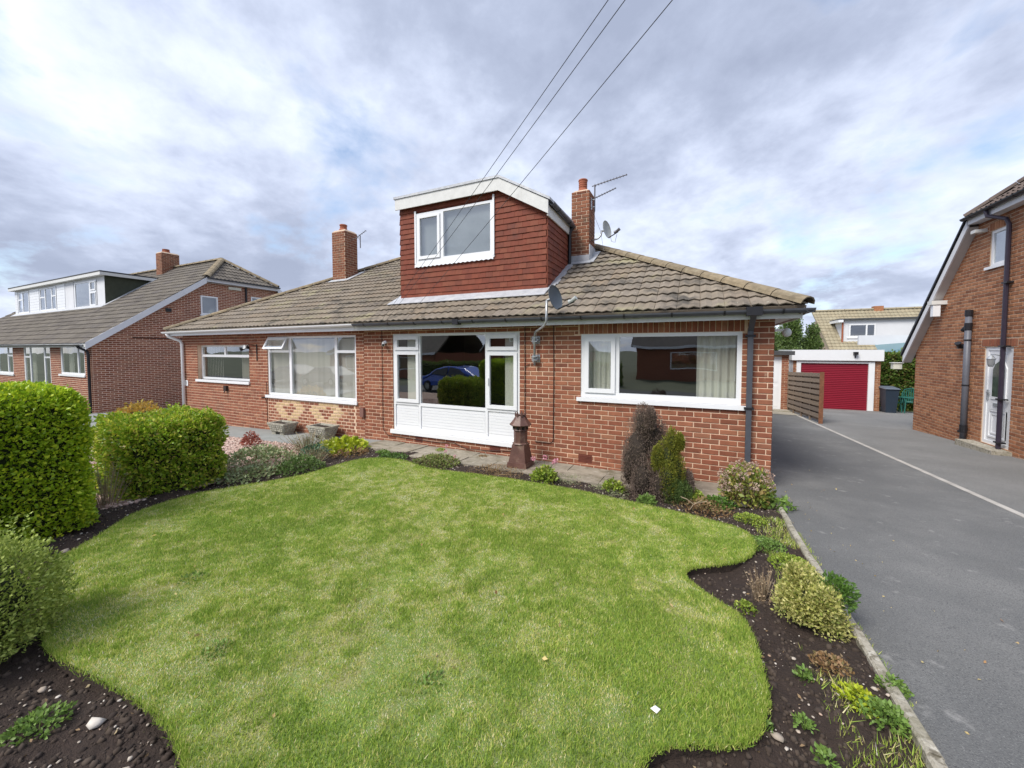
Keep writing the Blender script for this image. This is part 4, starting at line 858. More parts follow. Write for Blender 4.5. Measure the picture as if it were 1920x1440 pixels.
windowb(H3, LW, (9.80, 10.50, 3.45, 4.30), [(9.86, 10.44, 3.51, 4.24, 'f')], w=.01, sill=(9.76, 10.54, 3.40, 3.45), label='small square white gable window'); windowb(H3, LW, (12.0, 12.8, 3.7, 4.5), [(12.06, 12.74, 3.76, 4.44, 'f')], w=.01)
room(H3, -21.6, -20.45, 9.6, 12.9, 3.0, 4.85)
windowb(H3, LF, (-23.25, -20.95, .86, 2.02), [(-23.17, -21.65, .93, 1.95, 'f'), (-21.57, -21.03, .93, 1.95, 'f')], w=-.01, sill=(-23.4, -20.9, .80, .86), label='white window beside the black downpipe')
windowb(H3, LF, (-27.40, -24.30, -.35, 2.02), [(-27.3, -26.7, 1.55, 1.95, 'f'), (-27.3, -26.7, -.25, 1.48, 'f'), (-26.6, -25.05, -.25, 1.95, 'f'), (-24.95, -24.4, 1.55, 1.95, 'f'), (-24.95, -24.4, -.25, 1.48, 'f')], w=-.01, label='full height white glazed window unit')
windowb(H3, LF, (-33.5, -28.8, .70, 2.02), [(-33.4, -31, .78, 1.95, 'f'), (-30.9, -29.6, .78, 1.95, 'f'), (-29.5, -28.9, 1.6, 1.95, 'f'), (-29.5, -28.9, .78, 1.52, 'f')], w=-.01, sill=(-33.6, -28.7, .64, .70))
room(H3, -37, -20.6, 6.55, 10, -.8, 2.1); curtain(H3, LF, -23.1, -22.7, .9, 2.0, -.2, CURT); curtain(H3, LF, -27.2, -26.7, -.3, 2.0, -.2, CURT)
RF3 = Fr((0, 6.0, 2.05), (1, 0, 0), (0, C3, S3)); rp3 = [(-40, 0), (-20.05, 0), (-20.05, 4.97), (-21.95, 7.08), (-40, 7.08)]
r3 = slab(RF3, rp3, .10, TILEG, H3); dsk = [[(-38.3, 2.63/C3), (-26.0, 2.63/C3), (-26.0, 4.2/C3), (-38.3, 4.2/C3)]]
lay_tiles(RF3, rp3, H3, r3, TILEG, width=.33, gauge=.345, skip=dsk, amp=.016, seg=6)
a33 = radians(33.7); HP3 = Fr((-20.05, 0, 5.1), (0, 1, 0), (-cos(a33), 0, sin(a33))); hp3 = [(9.92, 0), (13.28, 0), (11.6, 2.34)]; slab(HP3, hp3, .10, TILEG, H3); lay_tiles(HP3, hp3, H3, r3, TILEG, width=.33, gauge=.345, limit=60, amp=.016, seg=6, plural='hip_tiles')
RR3 = Fr((0, 17.2, 2.05), (-1, 0, 0), (0, -C3, S3)); slab(RR3, [(20.05, 0), (40, 0), (40, 7.08), (21.95, 7.08), (20.05, 4.97)], .10, TILEG, H3)
ridge_tiles((-20.05, 9.92, 5.16), (-21.95, 11.6, 6.46), H3, r3, RIDGE, r=.14); ridge_tiles((-20.05, 13.28, 5.16), (-21.95, 11.6, 6.46), H3, r3, RIDGE, r=.14); ridge_tiles((-21.95, 11.6, 6.46), (-39, 11.6, 6.46), H3, r3, RIDGE, r=.14, L=.6)
def barge(fr, p0, p1, h_, w0, w1, m, parent, name='bargeboard'):
    (a, b), (c, d) = p0, p1; return prism(fr, [(a, b-h_), (c, d-h_), (c, d), (a, b)], w0, w1).build(name, m, parent)
barge(LW, (6.0, 2.10), (9.95, 5.12), .26, .23, .26, WALLW, H3); barge(LW, (9.95, 5.10), (13.25, 5.10), .17, .23, .26, WALLW, H3); barge(LW, (13.25, 5.12), (17.2, 2.05), .26, .23, .26, WALLW, H3)
mb = MB(); mb.poly([LW.p(6.0, 1.88, .23), LW.p(9.95, 4.9, .23), LW.p(9.95, 4.9, 0), LW.p(6.0, 1.88, 0), LW.p(13.25, 4.95, .23), LW.p(13.25, 4.95, 0)], [(0, 1, 2, 3), (1, 4, 5, 2)]); mb.build('soffit', WALLW, H3)
gutter((-20.0, 9.95, 5.10), (-20.0, 13.3, 5.10), GUTT, H3, (1, 0, 0)); gutter((-40, 5.99, 2.05), (-20.2, 5.99, 2.03), GUTT, H3, (0, -1, 0))
mb = MB(); mb.box(-38, -20.1, 6.0, 6.02, 1.93, 2.07); mb.build('fascia', FASC, H3); mb = MB(); mb.box(-38, -20.3, 6.02, 6.235, 2.03, 2.04); mb.build('soffit', FASC, H3)
mb = MB(); mb.tube([(-20.55, 5.93, 2.02), (-20.55, 5.96, 1.93), (-20.42, 6.15, 1.78), (-20.40, 6.17, 1.65), (-20.40, 6.17, -.7)], .045, 8); mb.build('downpipe', BLACK, H3)
mb = MB(); mb.tube([LW.p(11.75, 5.0, .05), LW.p(11.75, 2.2, .05)], .045, 8); mb.build('downpipe', BLACK, H3)
mb = MB(); mb.fbox(LW, 10.95, 11.5, 4.72, 4.85, .005, .1); mb.build('vent_box', CURT, H3); mb = MB(); mb.fbox(LW, 8.5, 8.7, 3.45, 3.6, .005, .03); mb.build('air_brick', BLACK, H3)
mb = MB(); mb.tube([LW.p(7.4, 2.32, .02), LW.p(13, 2.25, .02)], .018, 5); mb.build('cable', BLACK, H3)
# its dormer
DF3 = front(8.5); dr = [(-37.7, -35.9, 4.05, 5.32), (-34.2, -31.8, 4.05, 5.32), (-29.35, -26.75, 3.98, 5.30)]
dw3 = wall(DF3, (-38.3, -25.9, 3.9, 5.45), dr, WALLW, H3, name='dormer_wall')
for k, (a, b, c, d) in enumerate(dr):
    cl = [(-37.6, -37.0, 4.9, 5.25, 'f'), (-37.6, -37.0, 4.12, 4.82, 'f'), (-36.9, -36.0, 4.12, 5.25, 'f')] if k == 0 else [(-34.1, -33.45, 4.85, 5.25, 'f'), (-34.1, -33.45, 4.12, 4.78, 'f'), (-33.35, -32.5, 4.12, 5.25, 'f'), (-32.4, -31.9, 4.85, 5.25, 'f'), (-32.4, -31.9, 4.12, 4.78, 'f')] if k == 1 else [(-29.27, -27.6, 4.05, 5.23, 'f'), (-27.45, -26.85, 4.8, 5.23, 'c'), (-27.45, -26.85, 4.05, 4.7, 'c')]
    windowb(H3, DF3, (a, b, c, d), cl, w=.02, sill=(a-.1, b+.1, c-.06, c))
room(H3, -38, -26.1, 8.75, 11.2, 3.9, 5.42)
for (a, b) in ((-38.25, -37.8), (-35.8, -34.3), (-31.7, -30.6)):
    for i in range(9): mb = MB(); mb.fbox(DF3, a, b, 4.0+i*.155, 4.0+i*.155+.145, .004, .02); mb.build('cladding_board', WHITE, dw3)
mb = MB(); mb.fbox(DF3, -30.55, -29.5, 3.98, 5.42, .004, .016); mb.build('cladding_panel', WALLW, dw3)
wall(sideR(-25.9), (8.5, 11, 3.9, 5.45), [], DKGREEN, H3, poly=[(8.5, 3.9), (10.6, 5.45), (8.5, 5.45)], name='dormer_cheek')
mb = MB(); mb.box(-38.5, -25.7, 8.28, 11.3, 5.56, 5.63); mb.build('dormer_roof', mat('felt_roof', [(.07, .072, .075)], .9, 3, .2, .3, 60, .005), H3)
mb = MB(); mb.box(-38.5, -25.7, 8.28, 8.31, 5.42, 5.56); mb.box(-25.73, -25.7, 8.31, 10.75, 5.42, 5.56); mb.box(-38.5, -25.73, 8.31, 8.5, 5.43, 5.44); mb.build('dormer_fascia', FASC, H3)
mb = MB(); mb.fbox(RF3, -38.3, -25.7, 2.3/C3, 2.52/C3, .04, .055); mb.fbox(RF3, -25.9, -25.6, 2.4/C3, 4.45/C3, .04, .055); mb.build('lead_flashing', LEAD, H3)
chimney(H3, -26.95, -26.35, 10.95, 11.75, 7.15, 5.6, [(-26.7, 11.3)], limit=40, potr=.16, poth=.12)
t = dish('satellite_dish', 'black satellite dish on the gable of the left house', 'satellite dish', (-19.75, 9.75, 3.10), (.55, .2, .3), .55, .75, LANT, 0, (.3, .2), [(-20.25, 9.75, 2.9), (-19.98, 9.75, 2.95), (-19.9, 9.75, 3.05)])

# ============================================================ house on the right
H4 = thing('gabled_house', 'brick house on the right with steep roof, white side door and grey soil pipe', 'house', (8, 11, -.4))
RW = sideL(5.8); gp4 = [(-15.1, -.9), (-6.3, -.9), (-6.3, 1.6), (-8.75, 4.72), (-12.66, 4.70), (-15.1, 1.8)]
ops4 = [(-12.18, -11.66, 3.65, 4.42), (-12.18, -11.32, -.20, 1.90)]
W4 = wall(RW, (-15.1, -6.3, -.9, 4.72), ops4, MORTC, H4, poly=gp4)
B = Pieces('brick', 'bricks'); ex4 = [(-12.24, -11.60, 4.42, 4.60), (-12.30, -11.20, 1.90, 2.08)]
lay_bricks(B, RW, (-15.1, -6.3, -.88, 4.72), ops4+ex4, W4, BRICKR, poly=gp4, j=.015); soldiers(B, RW, -12.22, -11.62, 4.43, 4.59, W4, BRICKR); soldiers(B, RW, -12.28, -11.22, 1.915, 2.07, W4, BRICK)
wall(Fr((0, 15.1, 0), (-1, 0, 0), (0, 0, 1)), (-14, -5.8, -.9, 1.6), [], MORTC, H4); B.finish(H4)
windowb(H4, RW, (-12.18, -11.66, 3.65, 4.42), [(-12.12, -11.72, 3.72, 4.36, 'f')], w=-.02, sill=(-12.26, -11.60, 3.61, 3.65), label='small white upstairs window with obscured glass')
mb = MB(); mb.fbox(RW, -12.11, -11.73, 3.73, 4.35, -.06, -.05); mb.build('obscured_glass', mat('obscured_glass', [(.42, .44, .48)], .4, 30, .1), H4)
dr4 = wall(RW, (-12.18, -11.32, -.20, 1.90), [(-12.10, -11.40, -.13, 1.83)], WHITE, H4, t=.07, name='door_frame', w=-.02)
mb = MB(); mb.fbox(RW, -12.10, -11.40, -.13, 1.83, -.07, -.035); ddoor = mb.build('side_door', WHITE, H4); ddoor['label'] = 'white panelled side door with arched glass'
def ringbox(u0, u1, v0, v1, wd_, w0, w1, nm='moulding'):
    wall(RW, (u0, u1, v0, v1), [(u0+wd_, u1-wd_, v0+wd_, v1-wd_)], WHITE, ddoor, t=w1-w0, name=nm, w=w1)
ringbox(-12.02, -11.48, -.05, .55, .035, -.035, -.018); ringbox(-11.94, -11.56, .03, .47, .03, -.034, -.022)
arch = [(-11.97, .78), (-11.53, .78), (-11.53, 1.45), (-11.60, 1.58), (-11.75, 1.66), (-11.90, 1.58), (-11.97, 1.45)]
prism(RW, arch, -.035, -.018).build('glazing_frame', WHITE, ddoor)
prism(RW, [(-11.75+(a+11.75)*.80, 1.2+(b-1.2)*.86) for a, b in arch], -.018, -.015).build('door_glass', mat('dark_door_glass', [(.06, .09, .07)], .1, 9, .5, spec=.7), ddoor)
mb = MB(); mb.fbox(RW, -11.88, -11.62, .63, .70, -.035, -.015); mb.build('letterbox', STEEL, ddoor); mb = MB(); mb.fbox(RW, -12.07, -12.045, .75, .97, -.035, -.005); mb.fbox(RW, -12.06, -11.98, .90, .92, -.01, .01); mb.build('handle', STEEL, ddoor)
mb = MB(); mb.box(5.50, 5.79, 11.2, 12.42, -.6, -.22); mb.build('door_step', CONC, H4)
# roofs
S4 = atan2(3.18, 2.79); c4, s4 = cos(S4), sin(S4)
RE = Fr((0, 15.38, 1.66), (-1, 0, 0), (0, -c4, s4)); Lr = (4.4)/c4; slab(RE, [(-14, 0), (-5.62, 0), (-5.62, 2.75/c4), (-8.0, 4.5/c4), (-14, 4.5/c4)], .09, TILEB, H4)
RFo = Fr((0, 6.35, 1.62), (1, 0, 0), (0, c4, s4)); slab(RFo, [(5.5, 0), (14, 0), (14, 4.4/c4), (8.2, 4.4/c4), (5.5, 2.4/c4)], .09, TILEB, H4)
c5 = cos(radians(38)); HP4 = Fr((5.60, 0, 4.86), (0, -1, 0), (c5, 0, sin(radians(38)))); L4 = 2.4/c5; hp4 = [(-12.58, 0), (-8.75, 0), (-10.75, L4)]
r4 = slab(HP4, hp4, .08, TILEB, H4); lay_tiles(HP4, hp4, H4, r4, TILEB, width=.30, gauge=.30, limit=80, amp=.02)
ridge_tiles((5.58, 12.60, 4.9), (7.9, 10.75, 6.8), H4, r4, TILEB, r=.12)
for (p0, p1) in (((-15.35, 1.66), (-12.56, 4.84)),):
    barge(RW, p0, p1, .21, .17, .20, WALLW, H4)
    mb = MB(); mb.poly([RW.p(p0[0], p0[1]-.20, .17), RW.p(p1[0], p1[1]-.20, .17), RW.p(p1[0], p1[1]-.20, 0), RW.p(p0[0], p0[1]-.20, 0)], [(0, 1, 2, 3)]); mb.build('soffit', mat('soffit_board', [(.50, .48, .47)], .6, 3, .1), H4)
    mb = prism(RW, [(p0[0]-.05, p0[1]+.0), (p1[0]-.05, p1[1]+.0), (p1[0], p1[1]+.10), (p0[0]-.05, p0[1]+.10)], .1, .23); mb.build('dry_verge', BLACK, H4)
barge(RW, (-12.58, 4.84), (-8.7, 4.84), .15, .17, .20, WALLW, H4, 'fascia'); mb = MB(); mb.fbox(RW, -12.56, -8.7, 4.695, 4.705, 0, .17); mb.build('soffit', WALLW, H4)
gutter((5.595, 12.62, 4.85), (5.595, 8.7, 4.85), BLACK, H4, (-1, 0, 0), brackets=.6)
mb = MB(); mb.tube([(5.55, 11.85, 4.80), (5.56, 11.82, 4.68), (5.70, 11.53, 4.52), (5.73, 11.50, 4.40), (5.73, 11.48, -.42)], .038, 8); dpp = mb.build('downpipe', PURP, H4)
for z in (3.2, 1.9, .8, -.1): mb = MB(); mb.fbox(RW, -11.56, -11.40, z, z+.03, .0, .11); mb.build('pipe_clip', BLACK, dpp)
mb = MB(); mb.tube([(5.72, 12.62, -.45), (5.72, 12.62, 2.72)], .056, 14); sp = mb.build('soil_pipe', SOIL_P, H4, smooth=True)
for z in (1.0, 2.05): mb = MB(); mb.tube([(5.72, 12.62, z), (5.72, 12.62, z+.03)], .064, 14); mb.build('pipe_clip', BLACK, sp)
for z, h_ in ((2.30, .16), (-.10, .18), (2.62, .14)): mb = MB(); mb.tube([(5.72, 12.62, z), (5.72, 12.62, z+h_)], .068, 14); mb.build('pipe_collar', BLACK, sp)
mb = MB(); mb.tube([(5.72, 12.62, 2.40), (5.72, 12.80, 2.30)], .05, 10); mb.tube([(5.72, 12.62, -.02), (5.72, 12.78, -.1)], .035, 8); mb.build('pipe_branch', BLACK, sp)
mb = MB(); mb.tube([RW.p(-12.88, 1.92, 0), RW.p(-12.88, 1.92, .12)], .06, 10); mb.tube([RW.p(-12.86, 1.9, .1), RW.p(-12.80, 2.0, .16)], [.03, .06], 10); o = mb.build('spotlight', BLACK); tag(o, 'black spotlight on the wall left of the grey soil pipe', 'light')
t = thing('burglar_alarm', 'white alarm siren box under the steep eaves of the right house', 'light', RW.p(-14.0, 3.0, 0)); mb = MB(); mb.fbox(RW, -13.86, -13.66, 3.0, 3.10, .0, .30); mb.build('arm', FASC, t); mb = MB(); mb.fbox(RW, -13.80, -13.68, 2.70, 2.99, .12, .26); mb.build('housing', WHITE, t)  # burglar alarm siren box on a short arm, not a lamp
mb = MB(); mb.fbox(RW, -12.44, -12.28, 4.45, 4.52, .0, .2); mb.build('tray', FASC, H4)
t = thing('hanging_box', 'small cream bird box hanging below the eaves corner of the right house', 'bird box', (5.58, 15.6, 1.35)); mb = MB(); mb.box(5.50, 5.70, 15.62, 15.80, 1.25, 1.43); mb.build('box', CURT, t); mb = MB(); mb.box(5.47, 5.73, 15.59, 15.83, 1.43, 1.45); mb.build('lid', FASC, t)
t = thing('wall_lantern', 'white lantern beside the glass of the white side door', 'lantern', RW.p(-11.60, 1.6, .1))
mb = MB(); mb.tube([RW.p(-11.58, 1.70, 0), RW.p(-11.60, 1.74, .12), RW.p(-11.68, 1.74, .14)], .012, 6); mb.build('arm', STEEL, t); mb = MB(); mb.lathe(RW.p(-11.68, 1.48, .14), [(.03, 0), (.05, .05), (.06, .15), (.07, .17), (.02, .24)], 8); mb.build('housing', STEEL, t)
# ============================================================ back yard things
GA = thing('garage', 'flat-roofed garage with dark red roller door and deep white fascia', 'garage', (5.6, 21.4, -.8))
GF = front(21.4)
wall(GF, (4.08, 7.13, -1.0, 1.40), [(4.20, 6.92, -1.0, 1.32)], MORTC, GA); B = Pieces('brick', 'bricks', 60); Wg = GA
lay_bricks(B, GF, (6.93, 7.13, -.8, 1.34), [], GA, BRICKR); lay_bricks(B, GF, (4.08, 4.20, -.8, 1.34), [], GA, BRICKR); B.finish(GA)
mb = MB(); mb.box(4.05, 7.13, 21.45, 26, 1.34, 1.36); mb.box(7.03, 7.13, 21.45, 26, -1, 1.4); mb.box(4.08, 4.18, 21.45, 26, -1, 1.4); mb.build('garage_walls', WALLW, GA)
mb = MB(); mb.box(4.0, 7.18, 21.25, 21.37, 1.36, 1.83); mb.box(4.0, 4.05, 21.37, 26, 1.36, 1.83); mb.box(7.13, 7.18, 21.37, 26, 1.36, 1.83); mb.build('fascia', WHITE, GA); mb = MB(); mb.box(4.05, 7.13, 21.37, 26, 1.76, 1.79); mb.build('roof', LEAD, GA)
mb = MB(); mb.box(6.72, 6.92, 21.33, 21.42, -.86, 1.32); mb.build('door_jamb', WHITE, GA); mb = MB(); mb.box(4.20, 4.36, 21.33, 21.42, -.86, 1.32); mb.build('door_jamb', WHITE, GA); mb = MB(); mb.box(4.36, 6.72, 21.34, 21.42, 1.24, 1.32); mb.build('roller_box', WHITE, GA)
P = []; n = 26
z = -.84; hh = 2.08/n
for i in range(n):
    for (dz, dy) in ((0, .0), (.008, -.018), (hh*.5, -.026), (hh-.008, -.018)): P += [(4.36, 21.42+dy, z+dz), (6.72, 21.42+dy, z+dz)]
    z += hh
mb = MB(); mb.poly(P, [(2*i, 2*i+1, 2*i+3, 2*i+2) for i in range(len(P)//2-1)]); o = mb.build('roller_door', REDDOOR, GA); o['label'] = 'dark red ribbed roller door'
t = thing('garage_light', 'black lamp on the white fascia above the red roller door', 'light', (6.2, 21.2, 1.6)); mb = MB(); mb.box(6.16, 6.30, 21.10, 21.25, 1.62, 1.74); mb.build('lamp_head', LANT, t); mb = MB(); mb.tube([(6.23, 21.24, 1.48), (6.23, 21.16, 1.62)], .02, 6); mb.build('bracket', LANT, t)
# outbuilding with white door
OB = thing('outbuilding', 'small flat-roofed brick outbuilding with white door behind the bungalow corner', 'shed', (2.2, 18.9, -.7)); OF = front(18.9)
wo = wall(OF, (1.0, 3.46, -1, 1.62), [(2.30, 3.22, -.68, 1.55)], MORTC, OB); B = Pieces('brick', 'bricks', 120); lay_bricks(B, OF, (3.22, 3.46, -.66, 1.62), [], wo, BRICK); lay_bricks(B, OF, (1.0, 2.3, -.66, 1.62), [], wo, BRICK)
wo2 = wall(sideR(3.46), (18.9, 22, -1, 1.62), [], MORTC, OB); lay_bricks(B, sideR(3.46), (18.9, 22, -.66, 1.62), [], wo2, BRICK); B.finish(OB)
mb = MB(); mb.fbox(OF, 2.30, 3.22, -.68, 1.55, -.06, -.03); mb.build('door', WHITE, OB)
for z in (-.5, .5): mb = MB(); mb.fbox(OF, 2.42, 3.10, z, z+.85, -.03, -.02); mb.build('door_panel', WHITE, OB)
mb = MB(); mb.box(.9, 3.62, 18.72, 22.1, 1.62, 1.78); mb.build('roof', mat('felt_roof', [(.07, .072, .075)]), OB); mb = MB(); mb.box(1.0, 3.55, 18.4, 18.88, -.75, -.60); mb.build('door_step', CONC, OB)
sheet('concrete_pad', 1.0, 4.3, 17.2, 18.9, CONC, .012, 4, 4, kind='structure', label='pale concrete apron by the outbuilding')
# fence (hit and miss boards)
FE = thing('wooden_fence', 'weathered open-board wooden fence panel standing on the driveway edge', 'fence', (3.5, 17, -.6))
p0 = np.array([3.60, 15.0]); p1 = np.array([3.46, 18.85]); d = (p1-p0); Lf = np.linalg.norm(d); d /= Lf
def fz(s_): return -.44-.055*s_
FU = np.array([d[0], d[1], -.045]); FU /= np.linalg.norm(FU); FFr = Fr((p0[0], p0[1], -.50), FU, (0, 0, 1))
for i in range(8):
    v = .10+i*.185
    for (side, dv) in ((.022, 0), (-.042, .092)):
        mb = MB(); mb.fbox(FFr, .04, Lf-.02, v+dv, v+dv+.125, side, side+.018); mb.build('board', WOOD, FE)
for s_ in (0, 1.0, 2.0, 3.0, Lf-.06): mb = MB(); mb.fbox(FFr, s_-.03, s_+.06, .02 if s_ else -.02, 1.62, -.022, .020); mb.build('post', WOOD, FE)
mb = MB(); mb.fbox(FFr, -.055, -.032, -.02, 1.64, -.055, .055); o = mb.build('post', mat('rusty_wood', [(.19, .085, .045)], .85, 12, .3, .3, 40, .004), FE); o['label'] = 'reddish end post of the fence'
# bin, chairs, table
def chair(t):
    o_ = np.array(t.location)
    mb = MB(); mb.tube([o_+(-.23, 0, .40), o_+(0, -.02, .42), o_+(.23, 0, .40)], [.03, .03, .03], 6); mb.box(o_[0]-.23, o_[0]+.23, o_[1]-.22, o_[1]+.22, o_[2]+.40, o_[2]+.43); mb.build('seat', CHAIRG, t)
    for k in range(-3, 4):
        mb = MB(); mb.tube([o_+(k*.06, .20, .43), o_+(k*.072, .28, .72), o_+(k*.06, .31, .95-.012*k*k)], .018, 5); mb.build('back_slat', CHAIRG, t)
    mb = MB(); mb.tube([o_+(-.25, .2, .43), o_+(-.27, .27, .75), o_+(-.2, .31, .92), o_+(0, .32, .99), o_+(.2, .31, .92), o_+(.27, .27, .75), o_+(.25, .2, .43)], .022, 6); mb.build('back_frame', CHAIRG, t)
    for a in (-1, 1):
        for b in (-1, 1): mb = MB(); mb.tube([o_+(.2*a, .19*b, .41), o_+(.26*a, .25*b, 0)], .022, 6); mb.build('leg', CHAIRG, t)
        mb = MB(); mb.tube([o_+(.26*a, .24, .62), o_+(.28*a, -.18, .63), o_+(.25*a, -.22, .42)], .022, 6); mb.build('armrest', CHAIRG, t)
for (x, y, rz_, lab) in ((7.68, 21.5, radians(60), 'green plastic garden chair next to the wheelie bin'), (8.35, 22.0, radians(-20), 'green plastic garden chair beyond the small green table')):
    t = thing('garden_chair', lab, 'chair', (x, y, G(x, y)+.0), 'green garden chairs'); chair(t); t.rotation_euler.z = rz_
t = thing('garden_table', 'small green plastic garden table between the chairs', 'table', (8.05, 21.3, -.76)); mb = MB(); mb.lathe((8.05, 21.3, -.16), [(.30, 0), (.32, .02), (.30, .035)], 18); mb.build('tabletop', CHAIRG, t)
for a in (-1, 1):
    for b in (-1, 1): mb = MB(); mb.tube([(8.05+.18*a, 21.3+.18*b, -.16), (8.05+.24*a, 21.3+.24*b, -.77)], .022, 6); mb.build('leg', CHAIRG, t)
t = thing('wheelie_bin', 'dark navy wheelie bin beside the red garage door', 'bin', (7.33, 21.1, -.78))
mb = MB(); B0 = [(7.16, 20.86), (7.48, 20.86), (7.48, 21.30), (7.16, 21.30)]; B1 = [(7.11, 20.78), (7.54, 20.78), (7.54, 21.38), (7.11, 21.38)]
mb.poly([(a, b, -.76) for a, b in B0]+[(a, b, .22) for a, b in B1], [(3, 2, 1, 0), (4, 5, 6, 7)]+[(i, (i+1) % 4, 4+(i+1) % 4, 4+i) for i in range(4)]); mb.build('body', BINM, t)
mb = MB(); mb.poly([(7.08, 20.74, .22), (7.57, 20.74, .22), (7.57, 21.42, .24), (7.08, 21.42, .24), (7.12, 20.80, .26), (7.53, 20.80, .26), (7.53, 21.40, .31), (7.12, 21.40, .31)], [(0, 1, 2, 3), (4, 5, 6, 7), (0, 1, 5, 4), (1, 2, 6, 5), (2, 3, 7, 6), (3, 0, 4, 7)]); mb.build('lid', mat('bin_lid', [(.10, .12, .15)], .5, 5, .1), t)
for x in (7.15, 7.50): mb = MB(); mb.tube([(x-.02, 21.34, -.68), (x+.02, 21.34, -.68)], .09, 12); mb.build('wheel', RUBB, t)
# house far behind
H5 = thing('rear_house', 'distant house with pale yellow tiled roof and white clad dormer', 'house', (10.5, 33, -1))
YR, ZR = 35.2, 4.62; R5 = Fr((0, 30.3, .75), (1, 0, 0), (0, cos(radians(38.3)), sin(radians(38.3)))); L5 = 4.9/cos(radians(38.3)); rp5 = [(8.05, 0), (17, 0), (17, L5), (7.75, L5)]
r5 = slab(R5, rp5, .1, TILEY, H5); lay_tiles(R5, rp5, H5, r5, TILEY, width=.42, gauge=.34, limit=120, amp=.018, seg=6, skip=[[(9, 2.9), (17, 2.9), (17, 4.3), (9, 4.3)]])
DF5 = front(32.3); wall(DF5, (8.75, 16.8, 1.9, 3.78), [(9.10, 10.45, 2.66, 3.50), (12.2, 13.6, 2.66, 3.5)], WALLW, H5, name='dormer_wall')
mb = MB(); mb.box(8.55, 16.9, 32.1, 35.0, 3.78, 3.86); mb.build('dormer_roof', mat('felt_roof', [(.07, .072, .075)]), H5)
mb = MB(); mb.poly([(8.75, 32.3, 1.9), (8.75, 32.3, 3.78), (8.75, 34.6, 3.78)], [(0, 1, 2)]); mb.build('dormer_cheek', WALLW, H5)
mb = MB(); mb.box(8.72, 8.80, 32.22, 32.3, 2.0, 3.78); mb.build('downpipe', TERRA, H5); mb = MB(); mb.box(8.5, 8.75, 32.08, 34.0, 3.62, 3.78); mb.build('dormer_fascia', WHITE, H5)
for a in (9.10, 12.2): windowb(H5, DF5, (a, a+1.35, 2.66, 3.50), [(a+.08, a+.85, 2.74, 3.42, 'f'), (a+.93, a+1.27, 2.74, 3.42, 'f')], w=.03, sill=(a-.1, a+1.45, 2.58, 2.66))
room(H5, 8.9, 16.5, 32.6, 34, 2.0, 3.7)
wall(front(30.6), (8.05, 17, -1.2, 1.0), [], MORTC, H5); wall(sideL(8.05), (-39.5, -30.6, -1.2, 4.4), [], MORTC, H5, poly=[(-39.5, -1.2), (-30.6, -1.2), (-30.6, .8), (-35.1, 4.3), (-39.5, .8)])
mb = MB(); mb.box(11.2, 11.7, 35, 35.5, 4.3, 4.85); mb.build('chimney', BRICKR, H5); ridge_tiles((7.75, YR, 4.66), (17, YR, 4.66), H5, r5, TILEY, r=.13, L=.9)
CN = thing('conservatory', 'blue-green glazed lean-to roof behind the back hedge', 'conservatory', (9, 27, -1)); mb = MB(); mb.poly([(8.4, 25.4, 1.66), (11.5, 25.4, 1.66), (11.5, 27.6, 2.35), (8.9, 27.6, 2.10)], [(0, 1, 2, 3)]); mb.build('roof', TEAL, CN); mb = MB(); mb.box(8.0, 11.5, 25.4, 25.45, -1, 1.71); mb.build('wall', TEAL, CN)
mb = MB(); mb.box(8.2, 11.6, 27.55, 27.7, 2.1, 2.62); mb.build('ridge', WALLW, CN)

# ============================================================ foliage
def leafset(P, D, size, asp=.5, fold=.25, jit=.5, tint=None):
    """P (n,3) base points, D (n,3) preferred leaf directions; each leaf is a folded rhombus of two triangles"""
    n = len(P); D = D+rng.normal(0, jit, (n, 3)); D /= np.linalg.norm(D, axis=1)[:, None]+1e-9
    A = rng.normal(0, 1, (n, 3)); S_ = np.cross(D, A); S_ /= np.linalg.norm(S_, axis=1)[:, None]+1e-9; Nn = np.cross(S_, D)
    s = (size*rng.uniform(.65, 1.3, n))[:, None]; V = np.empty((n, 4, 3)); V[:, 0] = P; V[:, 1] = P+D*s*.5+S_*s*asp/2+Nn*s*fold*.4; V[:, 2] = P+D*s; V[:, 3] = P+D*s*.5-S_*s*asp/2+Nn*s*fold*.4
    F = (np.array([[0, 1, 2], [0, 2, 3]])[None]+np.arange(n)[:, None, None]*4).reshape(-1, 3)
    T = np.repeat(rng.random(n) if tint is None else tint, 4); return V.reshape(-1, 3), F, T
def foliage(name, parent, P, D, size, m, **k):
    tg = k.pop('tg', {})
    V, F, T = leafset(np.asarray(P), np.asarray(D), size, **k); l = wloc(parent) if parent is not None else 0
    o = bpy.data.objects.new(name, np_mesh(name, V-l, F, m, np.clip(T, 0, .98))); link(o, parent)
    for a, b in tg.items(): o[a] = b
    return o
